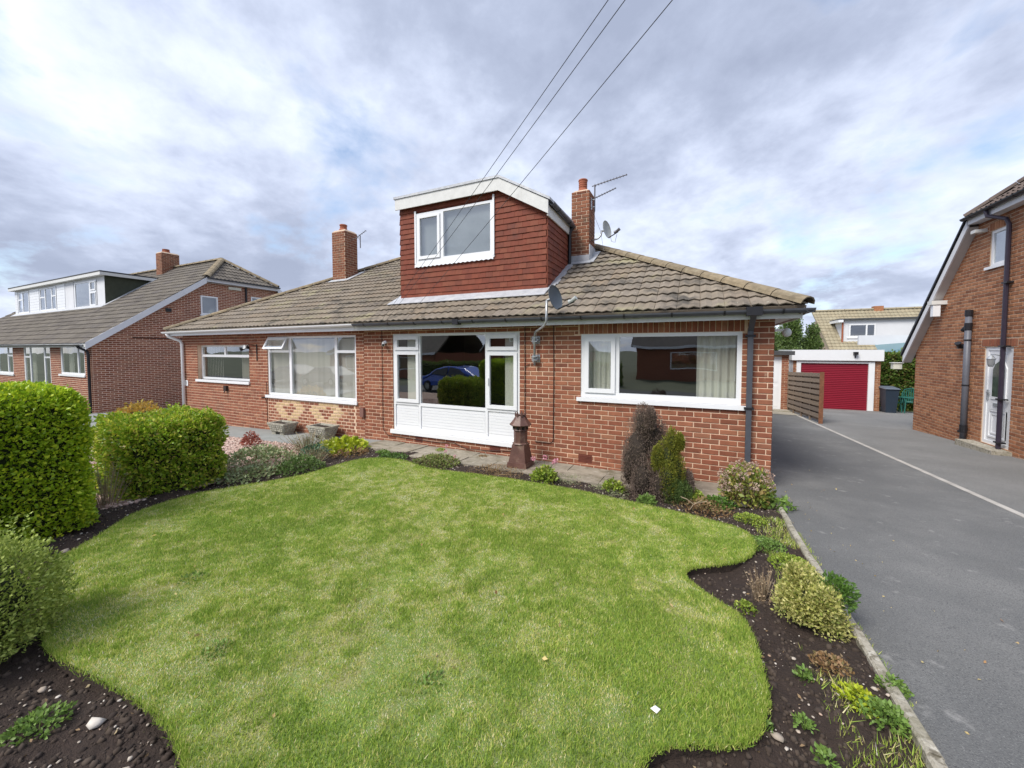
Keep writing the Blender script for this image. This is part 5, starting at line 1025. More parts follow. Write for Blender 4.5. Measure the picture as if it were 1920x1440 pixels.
def boxpoints(n, x0, x1, y0, y1, z0, z1, rnd=.15, depth=.07, bump=.05):
    c = np.array([(x0+x1)/2, (y0+y1)/2, (z0+z1)/2]); h = np.array([x1-x0, y1-y0, z1-z0])/2
    A = np.array([h[1]*h[2], h[0]*h[2], h[0]*h[1]]); pr_ = np.array([A[0], A[0], A[1], A[1], A[2]]); pr_ = pr_/pr_.sum(); f = rng.choice(5, n, p=pr_)
    q = rng.uniform(-1, 1, (n, 3)); q[f == 0, 0] = 1; q[f == 1, 0] = -1; q[f == 2, 1] = 1; q[f == 3, 1] = -1; q[f == 4, 2] = 1
    p = q*h; inner = np.clip(p, -(h-rnd), h-rnd); inner[:, 2] = np.clip(p[:, 2], -h[2], h[2]-rnd); d = p-inner; nl = np.linalg.norm(d, axis=1)[:, None]+1e-9; nrm = d/nl; p = inner+nrm*rnd
    b = (fbm(p[:, 0]*1+p[:, 2]*.7+50, p[:, 1]+p[:, 2]*.9+50, 3.5, 3)-.5)*2*bump
    b2 = (fbm(p[:, 0]+p[:, 2]*1.3+20, p[:, 1]+p[:, 2]*.8+20, 11, 6)-.5)*2*bump*.75
    p = p+nrm*(b+b2-rng.uniform(0, 1, n)**1.3*depth*1.3)[:, None]; return p+c, nrm
def hedge(name, label, ext, n, size, m, rnd=.15, bump=.05, topbright=True, cat='hedge', sink=.10, group=None):
    x0, x1, y0, y1, z0, z1 = ext; t = thing(name, label, cat, ((x0+x1)/2, (y0+y1)/2, z0), group)
    P, Nn = boxpoints(n, *ext, rnd=rnd, bump=bump); D = Nn*.75+np.array([0, 0, .35]); tn = None
    ns = max(12, n//900); I_ = rng.choice(len(P), ns); Ps, Ds = [], []
    for q_ in I_:
        dd_ = Nn[q_]*.6+np.array([0, 0, .7])+rng.normal(0, .2, 3); ln_ = size*rng.uniform(1.0, 3.2)
        for j_ in range(8): Ps.append(P[q_]+dd_*ln_*j_/8); Ds.append(dd_*.5+rng.normal(0, .6, 3))
    P = np.vstack([P, Ps]); D = np.vstack([D, Ds])
    foliage('foliage', t, P, D, size*1.06, m, asp=.62, jit=.7, tg={'kind': 'stuff'})
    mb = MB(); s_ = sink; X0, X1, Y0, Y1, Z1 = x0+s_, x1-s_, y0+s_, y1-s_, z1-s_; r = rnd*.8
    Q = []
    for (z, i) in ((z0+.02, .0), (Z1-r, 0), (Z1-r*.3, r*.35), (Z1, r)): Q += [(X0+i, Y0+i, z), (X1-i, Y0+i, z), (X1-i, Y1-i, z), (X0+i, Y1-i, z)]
    mb.poly(Q, [(4*j+i, 4*j+(i+1) % 4, 4*j+4+(i+1) % 4, 4*j+4+i) for j in range(3) for i in range(4)]+[(12, 13, 14, 15)]); mb.build('branches', CORE, t)  # solid dark core added to block gaps, inner shade put into its colour
    mb = MB()
    for k in range(int(3+(y1-y0)*4)):
        a, b = random.uniform(x0+.2, x1-.2), random.uniform(y0+.15, y1-.15); mb.tube([(a, b, G(a, b)-.03), (a+random.uniform(-.08, .08), b+random.uniform(-.08, .08), z0+.45)], [.016, .010], 5)
    mb.build('stems', BARK, t); return t
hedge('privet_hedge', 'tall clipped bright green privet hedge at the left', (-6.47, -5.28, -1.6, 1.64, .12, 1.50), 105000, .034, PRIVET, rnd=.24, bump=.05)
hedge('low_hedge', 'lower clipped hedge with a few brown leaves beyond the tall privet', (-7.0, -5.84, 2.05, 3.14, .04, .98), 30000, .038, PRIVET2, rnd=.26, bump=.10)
def blob(n, c, r, shell=.35, zmin=-1):
    d = rng.normal(0, 1, (n, 3)); d /= np.linalg.norm(d, axis=1)[:, None]; k = d[:, 2] > zmin; d = d[k]
    rr = 1-shell*rng.random(len(d))**1.3; rr *= 1+.42*(fbm(d[:, 0]*2+d[:, 2]+9+c[0], d[:, 1]*2-d[:, 2]+9+c[1], 2.6, 8)-.5)+.16*(fbm(d[:, 0]*2+d[:, 2]*1.5+5, d[:, 1]*2-d[:, 2]+5, 8, 4)-.5); return np.array(c)+d*np.array(r)*rr[:, None], d
def shrub(name, label, c, r, n, size, m, cat='shrub', core=CORE, asp=.5, jit=.6, up=.5, shell=.4, zmin=-.3, group=None, extra=None, corek=.72):
    c = np.array(c, float); t = thing(name, label, cat, (c[0], c[1], G(c[0], c[1])), group)
    P, D = blob(n, c, r, shell, zmin); foliage('foliage', t, P, D*.8+np.array([0, 0, up]), size, m, asp=asp, jit=jit, tg={'kind': 'stuff'})
    if core is not None:
        V = IV*np.array(r)*corek+c-wloc(t); o = bpy.data.objects.new('branches', np_mesh('branches', V, IF, core)); link(o, t)  # dark filler body behind the leaves, shaded depth held in its colour
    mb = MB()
    for k in range(6):
        a = random.uniform(0, 2*pi); mb.tube([(c[0]+.02*cos(a), c[1]+.02*sin(a), G(c[0], c[1])-.02), (c[0]+r[0]*.5*cos(a), c[1]+r[1]*.5*sin(a), c[2]+r[2]*.2)], [.010, .005], 5)
    mb.build('stems', BARK, t); return t
t = shrub('variegated_shrub', 'pale variegated shrub at the lower left in front of the tall hedge', (-3.56, .54, .43), (.33, .40, .38), 17000, .022, VARI, asp=.55, zmin=-.9, shell=.30)
for k in range(26):
    a = random.uniform(0, 2*pi); b = random.uniform(.1, .8); p_ = np.array([-3.53+.3*cos(a)*b, .56+.36*sin(a)*b, .45+.38*sqrt(1-.8*b*b)]); dd = np.array([cos(a)*b*.5, sin(a)*b*.5, 1]); 
    if k == 0: PP, DD = [], []
    for j in range(12): PP.append(p_+dd*.11*j/12); DD.append(np.array([cos(j*2.4), sin(j*2.4), .6]))
foliage('shoots', t, PP, DD, .022, VARI, asp=.5, jit=.3, tg={'kind': 'stuff'})
# conifer: brown half and green half
cf = thing('conifer', 'upright conifer, mostly dead and brown with a live green side', 'shrub', (-.38, 5.28, -.12))
lob = [((-.66, 5.26, .44), (.19, .18, .60)), ((-.60, 5.28, .86), (.13, .13, .28)), ((-.47, 5.34, .62), (.15, .14, .40)), ((-.40, 5.26, .26), (.15, .14, .40)), ((-.58, 5.14, .16), (.15, .13, .34)), ((-.76, 5.22, .30), (.10, .11, .38)), ((-.36, 5.14, .10), (.13, .12, .30)), ((-.50, 5.20, .95), (.07, .07, .16)), ((-.05, 5.32, .12), (.07, .08, .20)), ((-.36, 5.32, .52), (.13, .12, .36))]
P, D = [], []
for c, r in lob: p, d_ = blob(3600, c, r, .42, -.9); P.append(p); D.append(d_)
foliage('dead_branches', cf, np.vstack(P), np.vstack(D)*.6+np.array([0, 0, .8]), .022, CONB, asp=.32, jit=.35, tg={'kind': 'stuff'})
lob2 = [((-.24, 5.25, .60), (.085, .09, .26)), ((-.30, 5.20, .42), (.13, .12, .32)), ((-.40, 5.13, .46), (.07, .07, .18)), ((-.18, 5.25, .28), (.10, .10, .30)), ((-.28, 5.11, .22), (.11, .09, .26)), ((-.15, 5.22, .68), (.05, .05, .12))]
P, D = [], []
for c, r in lob2: p, d_ = blob(2600, c, r, .42, -.9); P.append(p); D.append(d_)
foliage('green_branches', cf, np.vstack(P), np.vstack(D)*.6+np.array([0, 0, .8]), .024, CONG, asp=.35, jit=.35, tg={'kind': 'stuff'})
P, D = [], []
for c, r in [((-.22, 5.12, .05), (.13, .11, .22)), ((-.12, 5.22, .02), (.12, .12, .2))]: p, d_ = blob(3000, c, r, .35, -.9); P.append(p); D.append(d_)
foliage('lower_branches', cf, np.vstack(P), np.vstack(D)*.6+np.array([0, 0, .8]), .024, CONC2, asp=.35, jit=.35, tg={'kind': 'stuff'})
for (c, r) in lob: o = bpy.data.objects.new('inner_core', np_mesh('i', IV*np.array(r)*.72+np.array(c)-wloc(cf), IF, COREB)); link(o, cf)  # solid dark fill inside each lobe, inner shade put into the colour
for (c, r) in lob2: o = bpy.data.objects.new('inner_core', np_mesh('i', IV*np.array(r)*.72+np.array(c)-wloc(cf), IF, CORE)); link(o, cf)
# hydrangea
hy = shrub('hydrangea', 'hydrangea with faded pinkish flower heads at the bungalow corner', (.60, 5.44, .14), (.27, .27, .28), 1700, .058, HYD, zmin=-.8, asp=.6, shell=.6, core=None)
mb = MB(); P, D = [], []
for k in range(36):
    a = random.uniform(0, 2*pi); b = random.random()**.6; h_ = .08+.38*(1-b*.6)+random.uniform(-.05, .07); tip = np.array([.60+.32*b*cos(a), 5.44+.30*b*sin(a), h_]); mb.tube([(.62+.06*cos(a), 5.42+.06*sin(a), -.10), (.62+.2*b*cos(a), 5.42+.2*b*sin(a), h_*.5), tuple(tip)], .005, 4)
    p, d_ = blob(55, tip, (.042, .042, .034), .3); P.append(p); D.append(d_)
mb.build('stems', DRY, hy); foliage('flower_heads', hy, np.vstack(P), np.vstack(D), .022, HYDF, asp=.8, tg={'kind': 'stuff'})
# golden euonymus
eu = shrub('golden_euonymus', 'golden variegated euonymus bush spilling over the driveway edging', (.70, 3.0, .24), (.16, .17, .16), 5200, .020, EUON, asp=.55, zmin=-.8, shell=.4)
P, D = [], []
for c_, r_ in (((.60, 2.98, .20), (.10, .11, .12)), ((.78, 2.93, .16), (.11, .11, .12)), ((.68, 3.12, .30), (.10, .09, .12)), ((.62, 3.02, .36), (.06, .06, .09)), ((.74, 2.88, .30), (.08, .07, .10))): p, d_ = blob(1300, c_, r_, .6, -.7); P.append(p); D.append(d_)
foliage('side_shoots', eu, np.vstack(P), np.vstack(D)+np.array([0, 0, .6]), .021, EUON, asp=.55, jit=.6, tg={'kind': 'stuff'})
P, D = blob(1300, (.83, 3.01, .30), (.10, .11, .12), .5, -.5); foliage('green_shoots', eu, P, D+np.array([.2, 0, .6]), .026, DGREEN, asp=.5, tg={'kind': 'stuff'})
# dry stems clump
def clump(name, label, c, n, h, spread, m, r=.0022, lean=.5, leaf=None, ln=0, ls=.02, cat='plant', group=None, heads=None):
    z0 = G(c[0], c[1])-.01; t = thing(name, label, cat, (c[0], c[1], z0), group); mb = MB(); P, D, Hd = [], [], []
    for k in range(n):
        a = random.uniform(0, 2*pi); b = random.random()*spread; hh = h*random.uniform(.55, 1.05); x, y = c[0]+b*.45*cos(a), c[1]+b*.45*sin(a); tx, ty = x+b*lean*cos(a)+random.uniform(-.02, .02), y+b*lean*sin(a)+random.uniform(-.02, .02)
        mb.tube([(x, y, z0), ((x+tx)/2, (y+ty)/2, z0+hh*.6), (tx, ty, z0+hh)], [r*1.3, r, r*.6], 3, cap=False, tint=random.random())
        for j in range(ln): f_ = random.uniform(.15, 1); P.append((x+(tx-x)*f_, y+(ty-y)*f_, z0+hh*f_)); q = random.uniform(0, 2*pi); D.append((cos(q), sin(q), .4))
        Hd.append((tx, ty, z0+hh))
    mb.build('stems', m, t)
    if leaf is not None and ln: foliage('foliage', t, np.array(P), np.array(D), ls, leaf, asp=.45, tg={'kind': 'stuff'})
    return t, Hd
clump('dry_stems', 'clump of dead brown stems left of the golden euonymus', (0.47, 3.19), 60, .22, .14, DRY, lean=.7, leaf=DRY, ln=5, ls=.018)
clump('straggly_shrub', 'thin grey-green straggly shrub between the two hedges', (-6.02, 1.91), 46, .50, .22, DRY, r=.003, lean=.9, leaf=GREYG, ln=12, ls=.020)
def rosette(name, label, c, n, r, h, ls, m, cat='plant', asp=.6, group=None, arch=.5, zoff=0, flat=None):
    z0 = G(c[0], c[1])+zoff; t = thing(name, label, cat, (c[0], c[1], z0), group); a = rng.uniform(0, 2*pi, n); b = rng.random(n)**.6
    P = np.stack([c[0]+r*b*np.cos(a), c[1]+r*b*np.sin(a), z0+h*(1-b*b*.75)*rng.uniform(.35, 1, n)+.005], 1); D = np.stack([np.cos(a)*arch, np.sin(a)*arch, np.full(n, .35)], 1)
    foliage('foliage', t, P, D, ls, m, asp=asp, jit=.45, tg={'kind': 'stuff'})
    mb = MB()
    for k in range(min(14, n//12+3)): q = random.uniform(0, 2*pi); mb.tube([(c[0], c[1], z0-.01), (c[0]+r*.6*cos(q), c[1]+r*.6*sin(q), z0+h*.6)], .002+h*.01, 4)
    mb.build('stems', m, t); return t
def flowers(t, pts, m=PINK, r=.028):
    mb = MB(); P, D = [], []
    for (x, y, z) in pts:
        b = np.array(t.location); mb.tube([b, ((x+b[0])/2, (y+b[1])/2, z*.6+b[2]*.4), (x, y, z)], .0025, 4)
        p, d_ = blob(40, (x, y, z), (r, r, r*.8), .4); P.append(p); D.append(d_)
    mb.build('flower_stems', DGREEN, t); foliage('flowers', t, np.vstack(P), np.vstack(D), r*.8, m, asp=.8, tg={'kind': 'stuff'})
a = rosette('geranium', 'yellow-green geranium with pink flowers right of the chimney pot ornament', (-1.96, 5.24), 620, .19, .20, .050, LIME); flowers(a, [(-1.98, 5.30, .25), (-1.84, 5.30, .20), (-2.18, 5.35, .20), (-1.80, 5.28, .23)])
a = rosette('geranium', 'low spreading geranium with tiny pink flowers below the boarded window', (-3.87, 5.17), 1300, .40, .14, .040, mat('geranium_leaf', [(.14, .20, .04), (.20, .25, .06), (.22, .18, .08)], .5, 6, .1, trans=.25)); flowers(a, [(-3.75, 5.3, .14), (-3.60, 5.35, .06), (-3.80, 5.4, .20)], r=.020)
rosette('bergenia', 'bright yellow-green leafy plant in front of the right stone trough', (-6.07, 5.17), 700, .48, .20, .085, YEL, asp=.7)
rosette('bronze_groundcover', 'bronze leafy groundcover at the far lawn edge', (-5.67, 5.00), 520, .34, .10, .045, BRONZE)
rosette('evergreen_cushion', 'rounded mid-green cushion plant at the left lawn edge', (-5.40, 3.84), 1500, .34, .24, .036, mat('cushion_leaf', [(.07, .13, .03), (.11, .18, .04), (.15, .21, .06)], .5, 6, .1, trans=.25))
rosette('silver_groundcover', 'dull grey-green leafy groundcover right of the low hedge', (-6.37, 3.81), 1500, .52, .30, .050, DULL, asp=.6)
rosette('silver_groundcover', 'mottled brown and grey leafy groundcover at the foot of the low hedge', (-5.77, 3.31), 900, .38, .14, .045, DULL, asp=.6)
clump('lavender', 'pale straggly lavender in front of the stone troughs', (-6.47, 4.77), 170, .36, .50, DRY, r=.0028, lean=.6, leaf=GREYG, ln=11, ls=.024)
clump('lavender', 'smaller wispy lavender with dry stems beside the cushion plant', (-5.77, 4.35), 90, .24, .38, DRY, r=.0025, lean=.6, leaf=DULL, ln=8, ls=.022)
rosette('bluish_perennial', 'small bluish-green plant left of the yellow-green leafy plant', (-6.07, 4.60), 420, .24, .22, .05, mat('blue_green_leaf', [(.06, .13, .07), (.10, .18, .10)], .5, 6, .1, trans=.25))
rosette('small_green_tuft', 'small fresh green tuft on the soil at the far tip of the lawn', (-5.12, 5.27), 260, .12, .09, .035, FRESH); rosette('small_green_tuft', 'low green plants along the paving left of the pink geranium', (-4.77, 5.13), 420, .26, .07, .035, DGREEN)
rosette('red_shrub', 'small reddish shrub on the pink gravel in front of the concrete path', (-8.17, 4.75), 300, .16, .30, .05, REDL)
shrub('golden_shrub', 'golden orange shrub behind the low hedge on the far driveway', (-11.2, 4.15, .22), (.50, .45, .42), 2200, .07, GOLDL, asp=.55)
rosette('fern_like_plant', 'feathery blue-green plant in front of the conifer', (-0.50, 4.92), 300, .10, .11, .05, FRESH, asp=.25); rosette('weed', 'yellowish weeds at the left foot of the conifer', (-0.96, 5.21), 340, .15, .16, .045, LIME); rosette('weed', 'scrubby low shrub at the right foot of the conifer', (-0.05, 5.34), 700, .20, .18, .035, LIME)
rosette('creeping_plant', 'brownish creeping plant between conifer and hydrangea', (0.13, 5.11), 900, .34, .08, .032, BRONZE); rosette('ivy', 'green ivy leaves trailing from the hydrangea over the edging', (0.90, 5.36), 160, .18, .13, .06, FRESH); rosette('dark_green_plant', 'dark green leafy plant between the hydrangea and the lawn', (0.30, 5.25), 360, .18, .10, .045, DGREEN)
mb = MB()
for p in ([(-.02, 4.95, -.05), (.02, 4.93, .03), (.10, 4.90, .10), (.13, 4.88, .15)], [(.02, 4.93, .03), (-.05, 4.9, .09), (-.12, 4.9, .11)], [(.04, 4.92, .05), (.16, 4.93, .09)]): mb.tube(p, [.006, .005, .004, .003][:len(p)], 5)
tag(mb.build('dead_twig', DRY), 'pale forked dead twig in the soil in front of the conifer', 'twig')
for (x, y, r_, h_, n_, ls, m_, lab) in [(0.59, 4.82, .16, .06, 798, 0.021, LIME, 'pale green weeds inside the top end of the driveway edging'), (0.63, 4.17, .15, .07, 798, 0.021, FRESH, 'leafy green weeds beside the edging, level with the lawn tip'), (0.75, 3.82, .15, .08, 798, 0.021, LIME, 'yellow-green weeds against the edging above the golden euonymus'), (0.39, 4.02, .10, .05, 304, 0.020, GREYG, 'grey-green low weeds between the lawn tip and the edging'), (0.35, 3.02, .07, .07, 171, 0.021, LIME, 'bright small plant just left of the dry stems'), (0.94, 3.34, .07, .06, 171, 0.025, FRESH, 'green sprig growing over the edging beside the euonymus'), (0.94, 2.52, .06, .07, 171, 0.022, FRESH, 'green sprig growing through the edging below the euonymus'), (0.55, 2.44, .035, .08, 76, 0.024, FRESH, 'small upright seedling alone in the dark soil'), (0.49, 2.13, .035, .05, 64, 0.022, FRESH, 'low seedling in the soil, middle one of three'), (0.33, 2.05, .03, .05, 49, 0.020, FRESH, 'seedling near the lawn corner in the dark soil'), (0.53, 1.97, .04, .04, 76, 0.024, FRESH, 'pale seedling lowest in the right-hand bed'), (0.75, 2.37, .08, .07, 285, 0.022, YEL, 'yellow-green leafy plant near the edging at the lower right'), (0.71, 2.59, .10, .05, 456, 0.020, BRONZE, 'orange-brown creeping weed near the edging'), (0.83, 2.29, .09, .07, 380, 0.024, FRESH, 'green weeds against the lower part of the edging'), (-2.65, 0.59, .10, .06, 323, 0.024, FRESH, 'leafy weed at the bottom left corner of the soil bed'), (-1.65, 5.44, .25, .04, 798, 0.017, GREYG, 'dull low groundcover under the wide window'), (-1.03, 5.11, .30, .05, 950, 0.018, GREYG, 'grey-green low plants at the lawn edge left of the conifer'), (-2.78, 5.18, .45, .05, 1710, 0.018, BRONZE, 'dry brown low plants in front of the chimney pot ornament'), (-3.42, 5.97, .10, .05, 228, 0.021, BRONZE, 'little brown weed in the paving under the boarded window'), (-4.37, 6.00, .09, .07, 171, 0.025, LIME, 'little green weed in the paving near the left air brick')]:
    rosette('weed', lab, (x, y), n_, r_, h_, ls, m_)
# weedy strip along the kerb at the lower right
n = 9000; x = rng.uniform(.60, .90, n); y = rng.uniform(.9, 4.9, n); k = (fbm(x, y, 2.2, 44) > .47) & (rng.random(n) < (x-.55)/.3+.1); x, y = x[k], y[k]; z = np.array([G(a_, b_)+soilf(a_, b_)-.012 for a_, b_ in zip(x, y)]); V, F, T = blades(x, y, z, rng.uniform(.02, .06, len(x)), rng.uniform(.0014, .003, len(x)), np.clip(rng.normal(.42, .22, len(x)), 0, .97), .95)
o = bpy.data.objects.new('weedy_grass', np_mesh('weedy_grass', V, F, GRASS, T)); link(o); tag(o, 'thin weedy grass growing along the inside of the driveway edging', 'grass', kind='stuff')
# lawn weeds
for (x, y, lab) in [(-1.05, 0.93, 'broad-leaved weed in the lawn at the bottom centre'), (-2.38, 1.17, 'pale clover patch in the lawn near the lower left edge'), (-3.33, 1.49, 'little clover patch in the lawn beside the variegated shrub'), (-1.18, 1.52, 'green clover patch in the middle foreground of the lawn')]:
    rosette('clover', lab, (x, y), 70, .08, .035, .024, FRESH, zoff=.045)
# litter and big stones
t = MB(); t.poly([(-.160, 1.865, .150), (-.130, 1.85, .150), (-.115, 1.875, .155), (-.140, 1.89, .152), (-.138, 1.868, .170)], [(0, 1, 4), (1, 2, 4), (2, 3, 4), (3, 0, 4)]); tag(t.build('paper_scrap', LITTER), 'crumpled white paper scrap on the lawn at the lower right', 'litter')
for (x, y, r_, lab) in [(-2.45, 0.71, .030, 'largest pale stone in the soil at the bottom left'), (-2.05, 0.67, .022, 'orange-tinted stone in the soil right of the largest pale one'), (-1.96, 0.69, .020, 'flat buff stone at the bottom left near the lawn edge'), (-2.93, 0.67, .018, 'small grey stone below the variegated shrub'), (-4.87, 1.28, .030, 'smooth grey stone in the soil beside the tall hedge'), (0.37, 2.02, .022, 'white flake of stone in the lower right bed'), (0.25, 2.12, .02, 'rust-coloured stone at the lower right lawn edge')]:
    V = IV*(1+rng.uniform(-.2, .2, (12, 1)))*np.array([r_*1.3, r_, r_*.55]); me = np_mesh('stone', V, IF, STONE, np.full(12, random.random())); o = bpy.data.objects.new('stone', me); link(o); o.location = (x, y, G(x, y)+.012); tag(o, lab, 'stone', 'loose stones in the soil')
LL = mat('fallen_leaf', [(.45, .30, .10), (.55, .45, .20), (.30, .16, .07)], .7, 10, .1)
n = 60; x = rng.uniform(-5, .3, n); y = rng.uniform(.8, 4.6, n); k = inpoly(x, y, LP); x, y = x[k], y[k]; foliage('fallen_leaves', None, np.stack([x, y, np.array([lawn_z(a_, b_)+.022 for a_, b_ in zip(x, y)])], 1), np.tile([0, 0, 0.02], (len(x), 1)), .028, LL, asp=.6, tg={'kind': 'stuff', 'label': 'a few fallen yellow and brown leaves on the lawn', 'category': 'leaves'})

n = 2600; x = rng.uniform(-5.8, .88, n); y = rng.uniform(.2, 5.6, n); k = ~inpoly(x, y, LP); x, y = x[k], y[k]
foliage('leaf_litter', None, np.stack([x, y, np.array([G(a_, b_)+soilf(a_, b_)-.002 for a_, b_ in zip(x, y)])], 1), np.tile([0, 0, .02], (len(x), 1)), .020, mat('leaf_litter_brown', [(.20, .12, .06), (.34, .24, .13), (.12, .07, .04), (.42, .34, .20)], .85, 10, .1), asp=.55, tg={'kind': 'stuff', 'label': 'dry brown leaf litter scattered over the flower bed soil', 'category': 'leaf litter'})
n = 90; x = .96+rng.gamma(1.2, .35, n); y = rng.uniform(1.6, 9, n); k = x < 3.3; x, y = x[k], y[k]
foliage('fallen_leaves', None, np.stack([x, y, np.array([G(a_, b_)+.006 for a_, b_ in zip(x, y)])], 1), np.tile([0, 0, .02], (len(x), 1)), .022, LL, asp=.6, tg={'kind': 'stuff', 'label': 'a few dead leaves and crumbs on the driveway tarmac', 'category': 'leaves'})
n = 2600; y = rng.uniform(.6, 5.4, n); x = .954+rng.gamma(1, .010, n); k = fbm(x*0, y, 3.1, 52) > .5; x, y = x[k], y[k]; V, F, T = blades(x, y, np.array([G(a_, b_)-.002 for a_, b_ in zip(x, y)]), rng.uniform(.010, .032, len(x)), rng.uniform(.0014, .003, len(x)), np.clip(rng.normal(.4, .2, len(x)), 0, .97), .95)
o = bpy.data.objects.new('kerb_moss', np_mesh('kerb_moss', V, F, GRASS, T)); link(o); tag(o, 'thin green moss and grass in the joint between edging stones and tarmac', 'moss', kind='stuff')

# kerb of concrete edging stones
KB = thing('edging_kerb', 'line of worn concrete edging stones between the flower bed and the driveway', 'kerb', (.95, 2.5, .1))
y = -.6; i = 0
while y < 5.35:
    y2 = min(y+.905, 5.36); mb = MB(); j_ = random.uniform(-.004, .004); P = []
    for yy in (y+.004, y2-.004):
        z = G(.99, yy)
        for (a_, b_) in ((.895, -.12), (.895, .030), (.905, .042), (.942, .042), (.952, .030), (.952, -.12)): P.append((a_+j_, yy, z+b_+j_))
    mb.poly(P, [(i_, (i_+1) % 6, 6+(i_+1) % 6, 6+i_) for i_ in range(6)]+[(5, 4, 3, 2, 1, 0), (6, 7, 8, 9, 10, 11)]); mb.build('edging_stone', CONC, KB); y = y2
# paving under the windows
PV = bpy.data.objects.new('paving', None); link(PV); PV['kind'] = 'structure'; PV['label'] = 'uneven old concrete slabs along the foot of the front wall'
x = -6.0
while x < .60:
    w_ = .60
    for (y0, y1) in ((5.38, 5.80), (5.80, 6.22)):
        if x < -4.9 and y0 < 5.5: y0 += .1
        dz = [random.uniform(-.008, .010) for _ in range(4)]; mb = MB(); j_ = .006; c_ = [(x+j_, y0+j_), (min(x+w_, .62)-j_, y0+j_), (min(x+w_, .62)-j_, y1-j_), (x+j_, y1-j_)]
        mb.poly([(a_, b_, G(a_, b_)+.028+dz[k]) for k, (a_, b_) in enumerate(c_)]+[(a_, b_, G(a_, b_)-.06) for a_, b_ in c_], [(0, 1, 2, 3)]+[(k, 4+k, 4+(k+1) % 4, (k+1) % 4) for k in range(4)], random.random()); o = mb.build('slab', SLAB, PV)
    x += w_
mb = MB(); mb.box(-6.0, .62, 5.4, 6.23, -.2, -.125); mb.build('mortar_bed', SOILM, PV)
mb = MB(); mb.box(.25, .62, 5.32, 5.38, -.14, -.02); tag(mb.build('concrete_block', CONC), 'short concrete edging beside the hydrangea', 'kerb')
# chimney pot ornament
cp = thing('chimney_pot_ornament', 'old brown salt-glazed chimney pot standing on the paving as an ornament', 'chimney pot', (-2.56, 5.72, -.10))
bx_, by_, bz_ = -2.56, 5.72, -.10
def sqring(h0, h1, z0, z1): return [(bx_-h0, by_-h0, bz_+z0), (bx_+h0, by_-h0, bz_+z0), (bx_+h0, by_+h0, bz_+z0), (bx_-h0, by_+h0, bz_+z0), (bx_-h1, by_-h1, bz_+z1), (bx_+h1, by_-h1, bz_+z1), (bx_+h1, by_+h1, bz_+z1), (bx_-h1, by_+h1, bz_+z1)]
mb = MB(); FB = [(3, 2, 1, 0), (4, 5, 6, 7), (0, 1, 5, 4), (1, 2, 6, 5), (2, 3, 7, 6), (3, 0, 4, 7)]; mb.poly(sqring(.172, .165, 0, .115), FB); mb.poly(sqring(.150, .105, .115, .40), FB); mb.build('base', POTM, cp)
mb = MB(); n8 = 8; mb.lathe((bx_, by_, bz_), [(.125, .395), (.135, .41), (.125, .425), (.112, .43), (.112, .62), (.13, .635), (.12, .65), (.118, .70)], 8); mb.build('shaft', POTM, cp)
for k in range(8): a_ = 2*pi*k/8; mb = MB(); mb.box(bx_+.119*cos(a_)-.013, bx_+.119*cos(a_)+.013, by_+.119*sin(a_)-.013, by_+.119*sin(a_)+.013, bz_+.655, bz_+.70); mb.build('vent_slot', LANT, cp)
mb = MB(); mb.lathe((bx_, by_, bz_), [(.12, .69), (.175, .71), (.182, .725), (.165, .745), (.12, .80), (.09, .85), (.075, .87), (.085, .885)], 8); mb.build('hood', POTM, cp)
for k in range(7): a_ = 2*pi*k/7; mb = MB(); c_ = (bx_+.078*cos(a_), by_+.078*sin(a_), bz_+.86); mb.tube([c_, (c_[0]+.01*cos(a_), c_[1]+.01*sin(a_), c_[2]+.07)], [.022, .006], 4); mb.build('crown_spike', POTM, cp)
# stone troughs
def trough(cx_, lab):
    z = G(cx_, 5.95)+.02; t = thing('stone_trough', lab, 'planter', (cx_, 5.95, z), 'stone troughs under the blinds window'); TM = mat('trough_stone', [(.36, .34, .28)], .95, 9, .25, 1, 30, .02, big=[((.20, .19, .13), 3, .5, .72), ((.5, .48, .42), 7, .58, .75)])
    def ring(h, k, z_): return [(cx_-h, 5.95-k, z+z_), (cx_+h, 5.95-k, z+z_), (cx_+h, 5.95+k, z+z_), (cx_-h, 5.95+k, z+z_)]
    P = ring(.23, .14, .06)+ring(.29, .18, .225)+ring(.305, .195, .23)+ring(.305, .195, .27)+ring(.26, .15, .27)+ring(.25, .14, .235)
    mb = MB(); mb.poly(P, [(3, 2, 1, 0)]+[(4*j+i_, 4*j+(i_+1) % 4, 4*j+4+(i_+1) % 4, 4*j+4+i_) for j in range(5) for i_ in range(4)]); mb.build('bowl', TM, t)
    for sx_ in (-1, 1): mb = MB(); mb.box(cx_+.15*sx_-.07, cx_+.15*sx_+.07, 5.82, 6.08, z-.02, z+.06); mb.build('foot', TM, t)
    mb = MB(); mb.box(cx_-.24, cx_+.24, 5.82, 6.08, z+.20, z+.236); mb.build('soil_fill', SOILM, t)
    for (fr_, hw, dep, taper) in ((Fr((cx_, 5.95-.14, z+.06), (1, 0, 0), (0, -.235, .972)), .23, 0, .36), (Fr((cx_+.23, 5.95, z+.06), (0, 1, 0), (.34, 0, .94)), .14, 0, .24)):
        for r_ in range(3):
            v_ = .008+r_*.052; hw_ = hw+taper*v_*1.0-.005; u = -hw_
            while u < hw_-.03:
                wd_ = min(random.uniform(.05, .095), hw_-u)
                bq = MB(); bev_poly(bq, fr_, [(u+.004, v_), (u+wd_-.004, v_+random.uniform(-.004, .004)), (u+wd_-.004, v_+.046), (u+.004, v_+.046+random.uniform(-.004, .002))], -.004, random.uniform(.010, .020), .010, random.random()); bq.build('facing_stone', TM, t); u += wd_
trough(-8.95, 'carved stone trough on the path, left one of the two under the blinds window'); trough(-7.55, 'carved stone trough on the path, right one of the two under the blinds window')

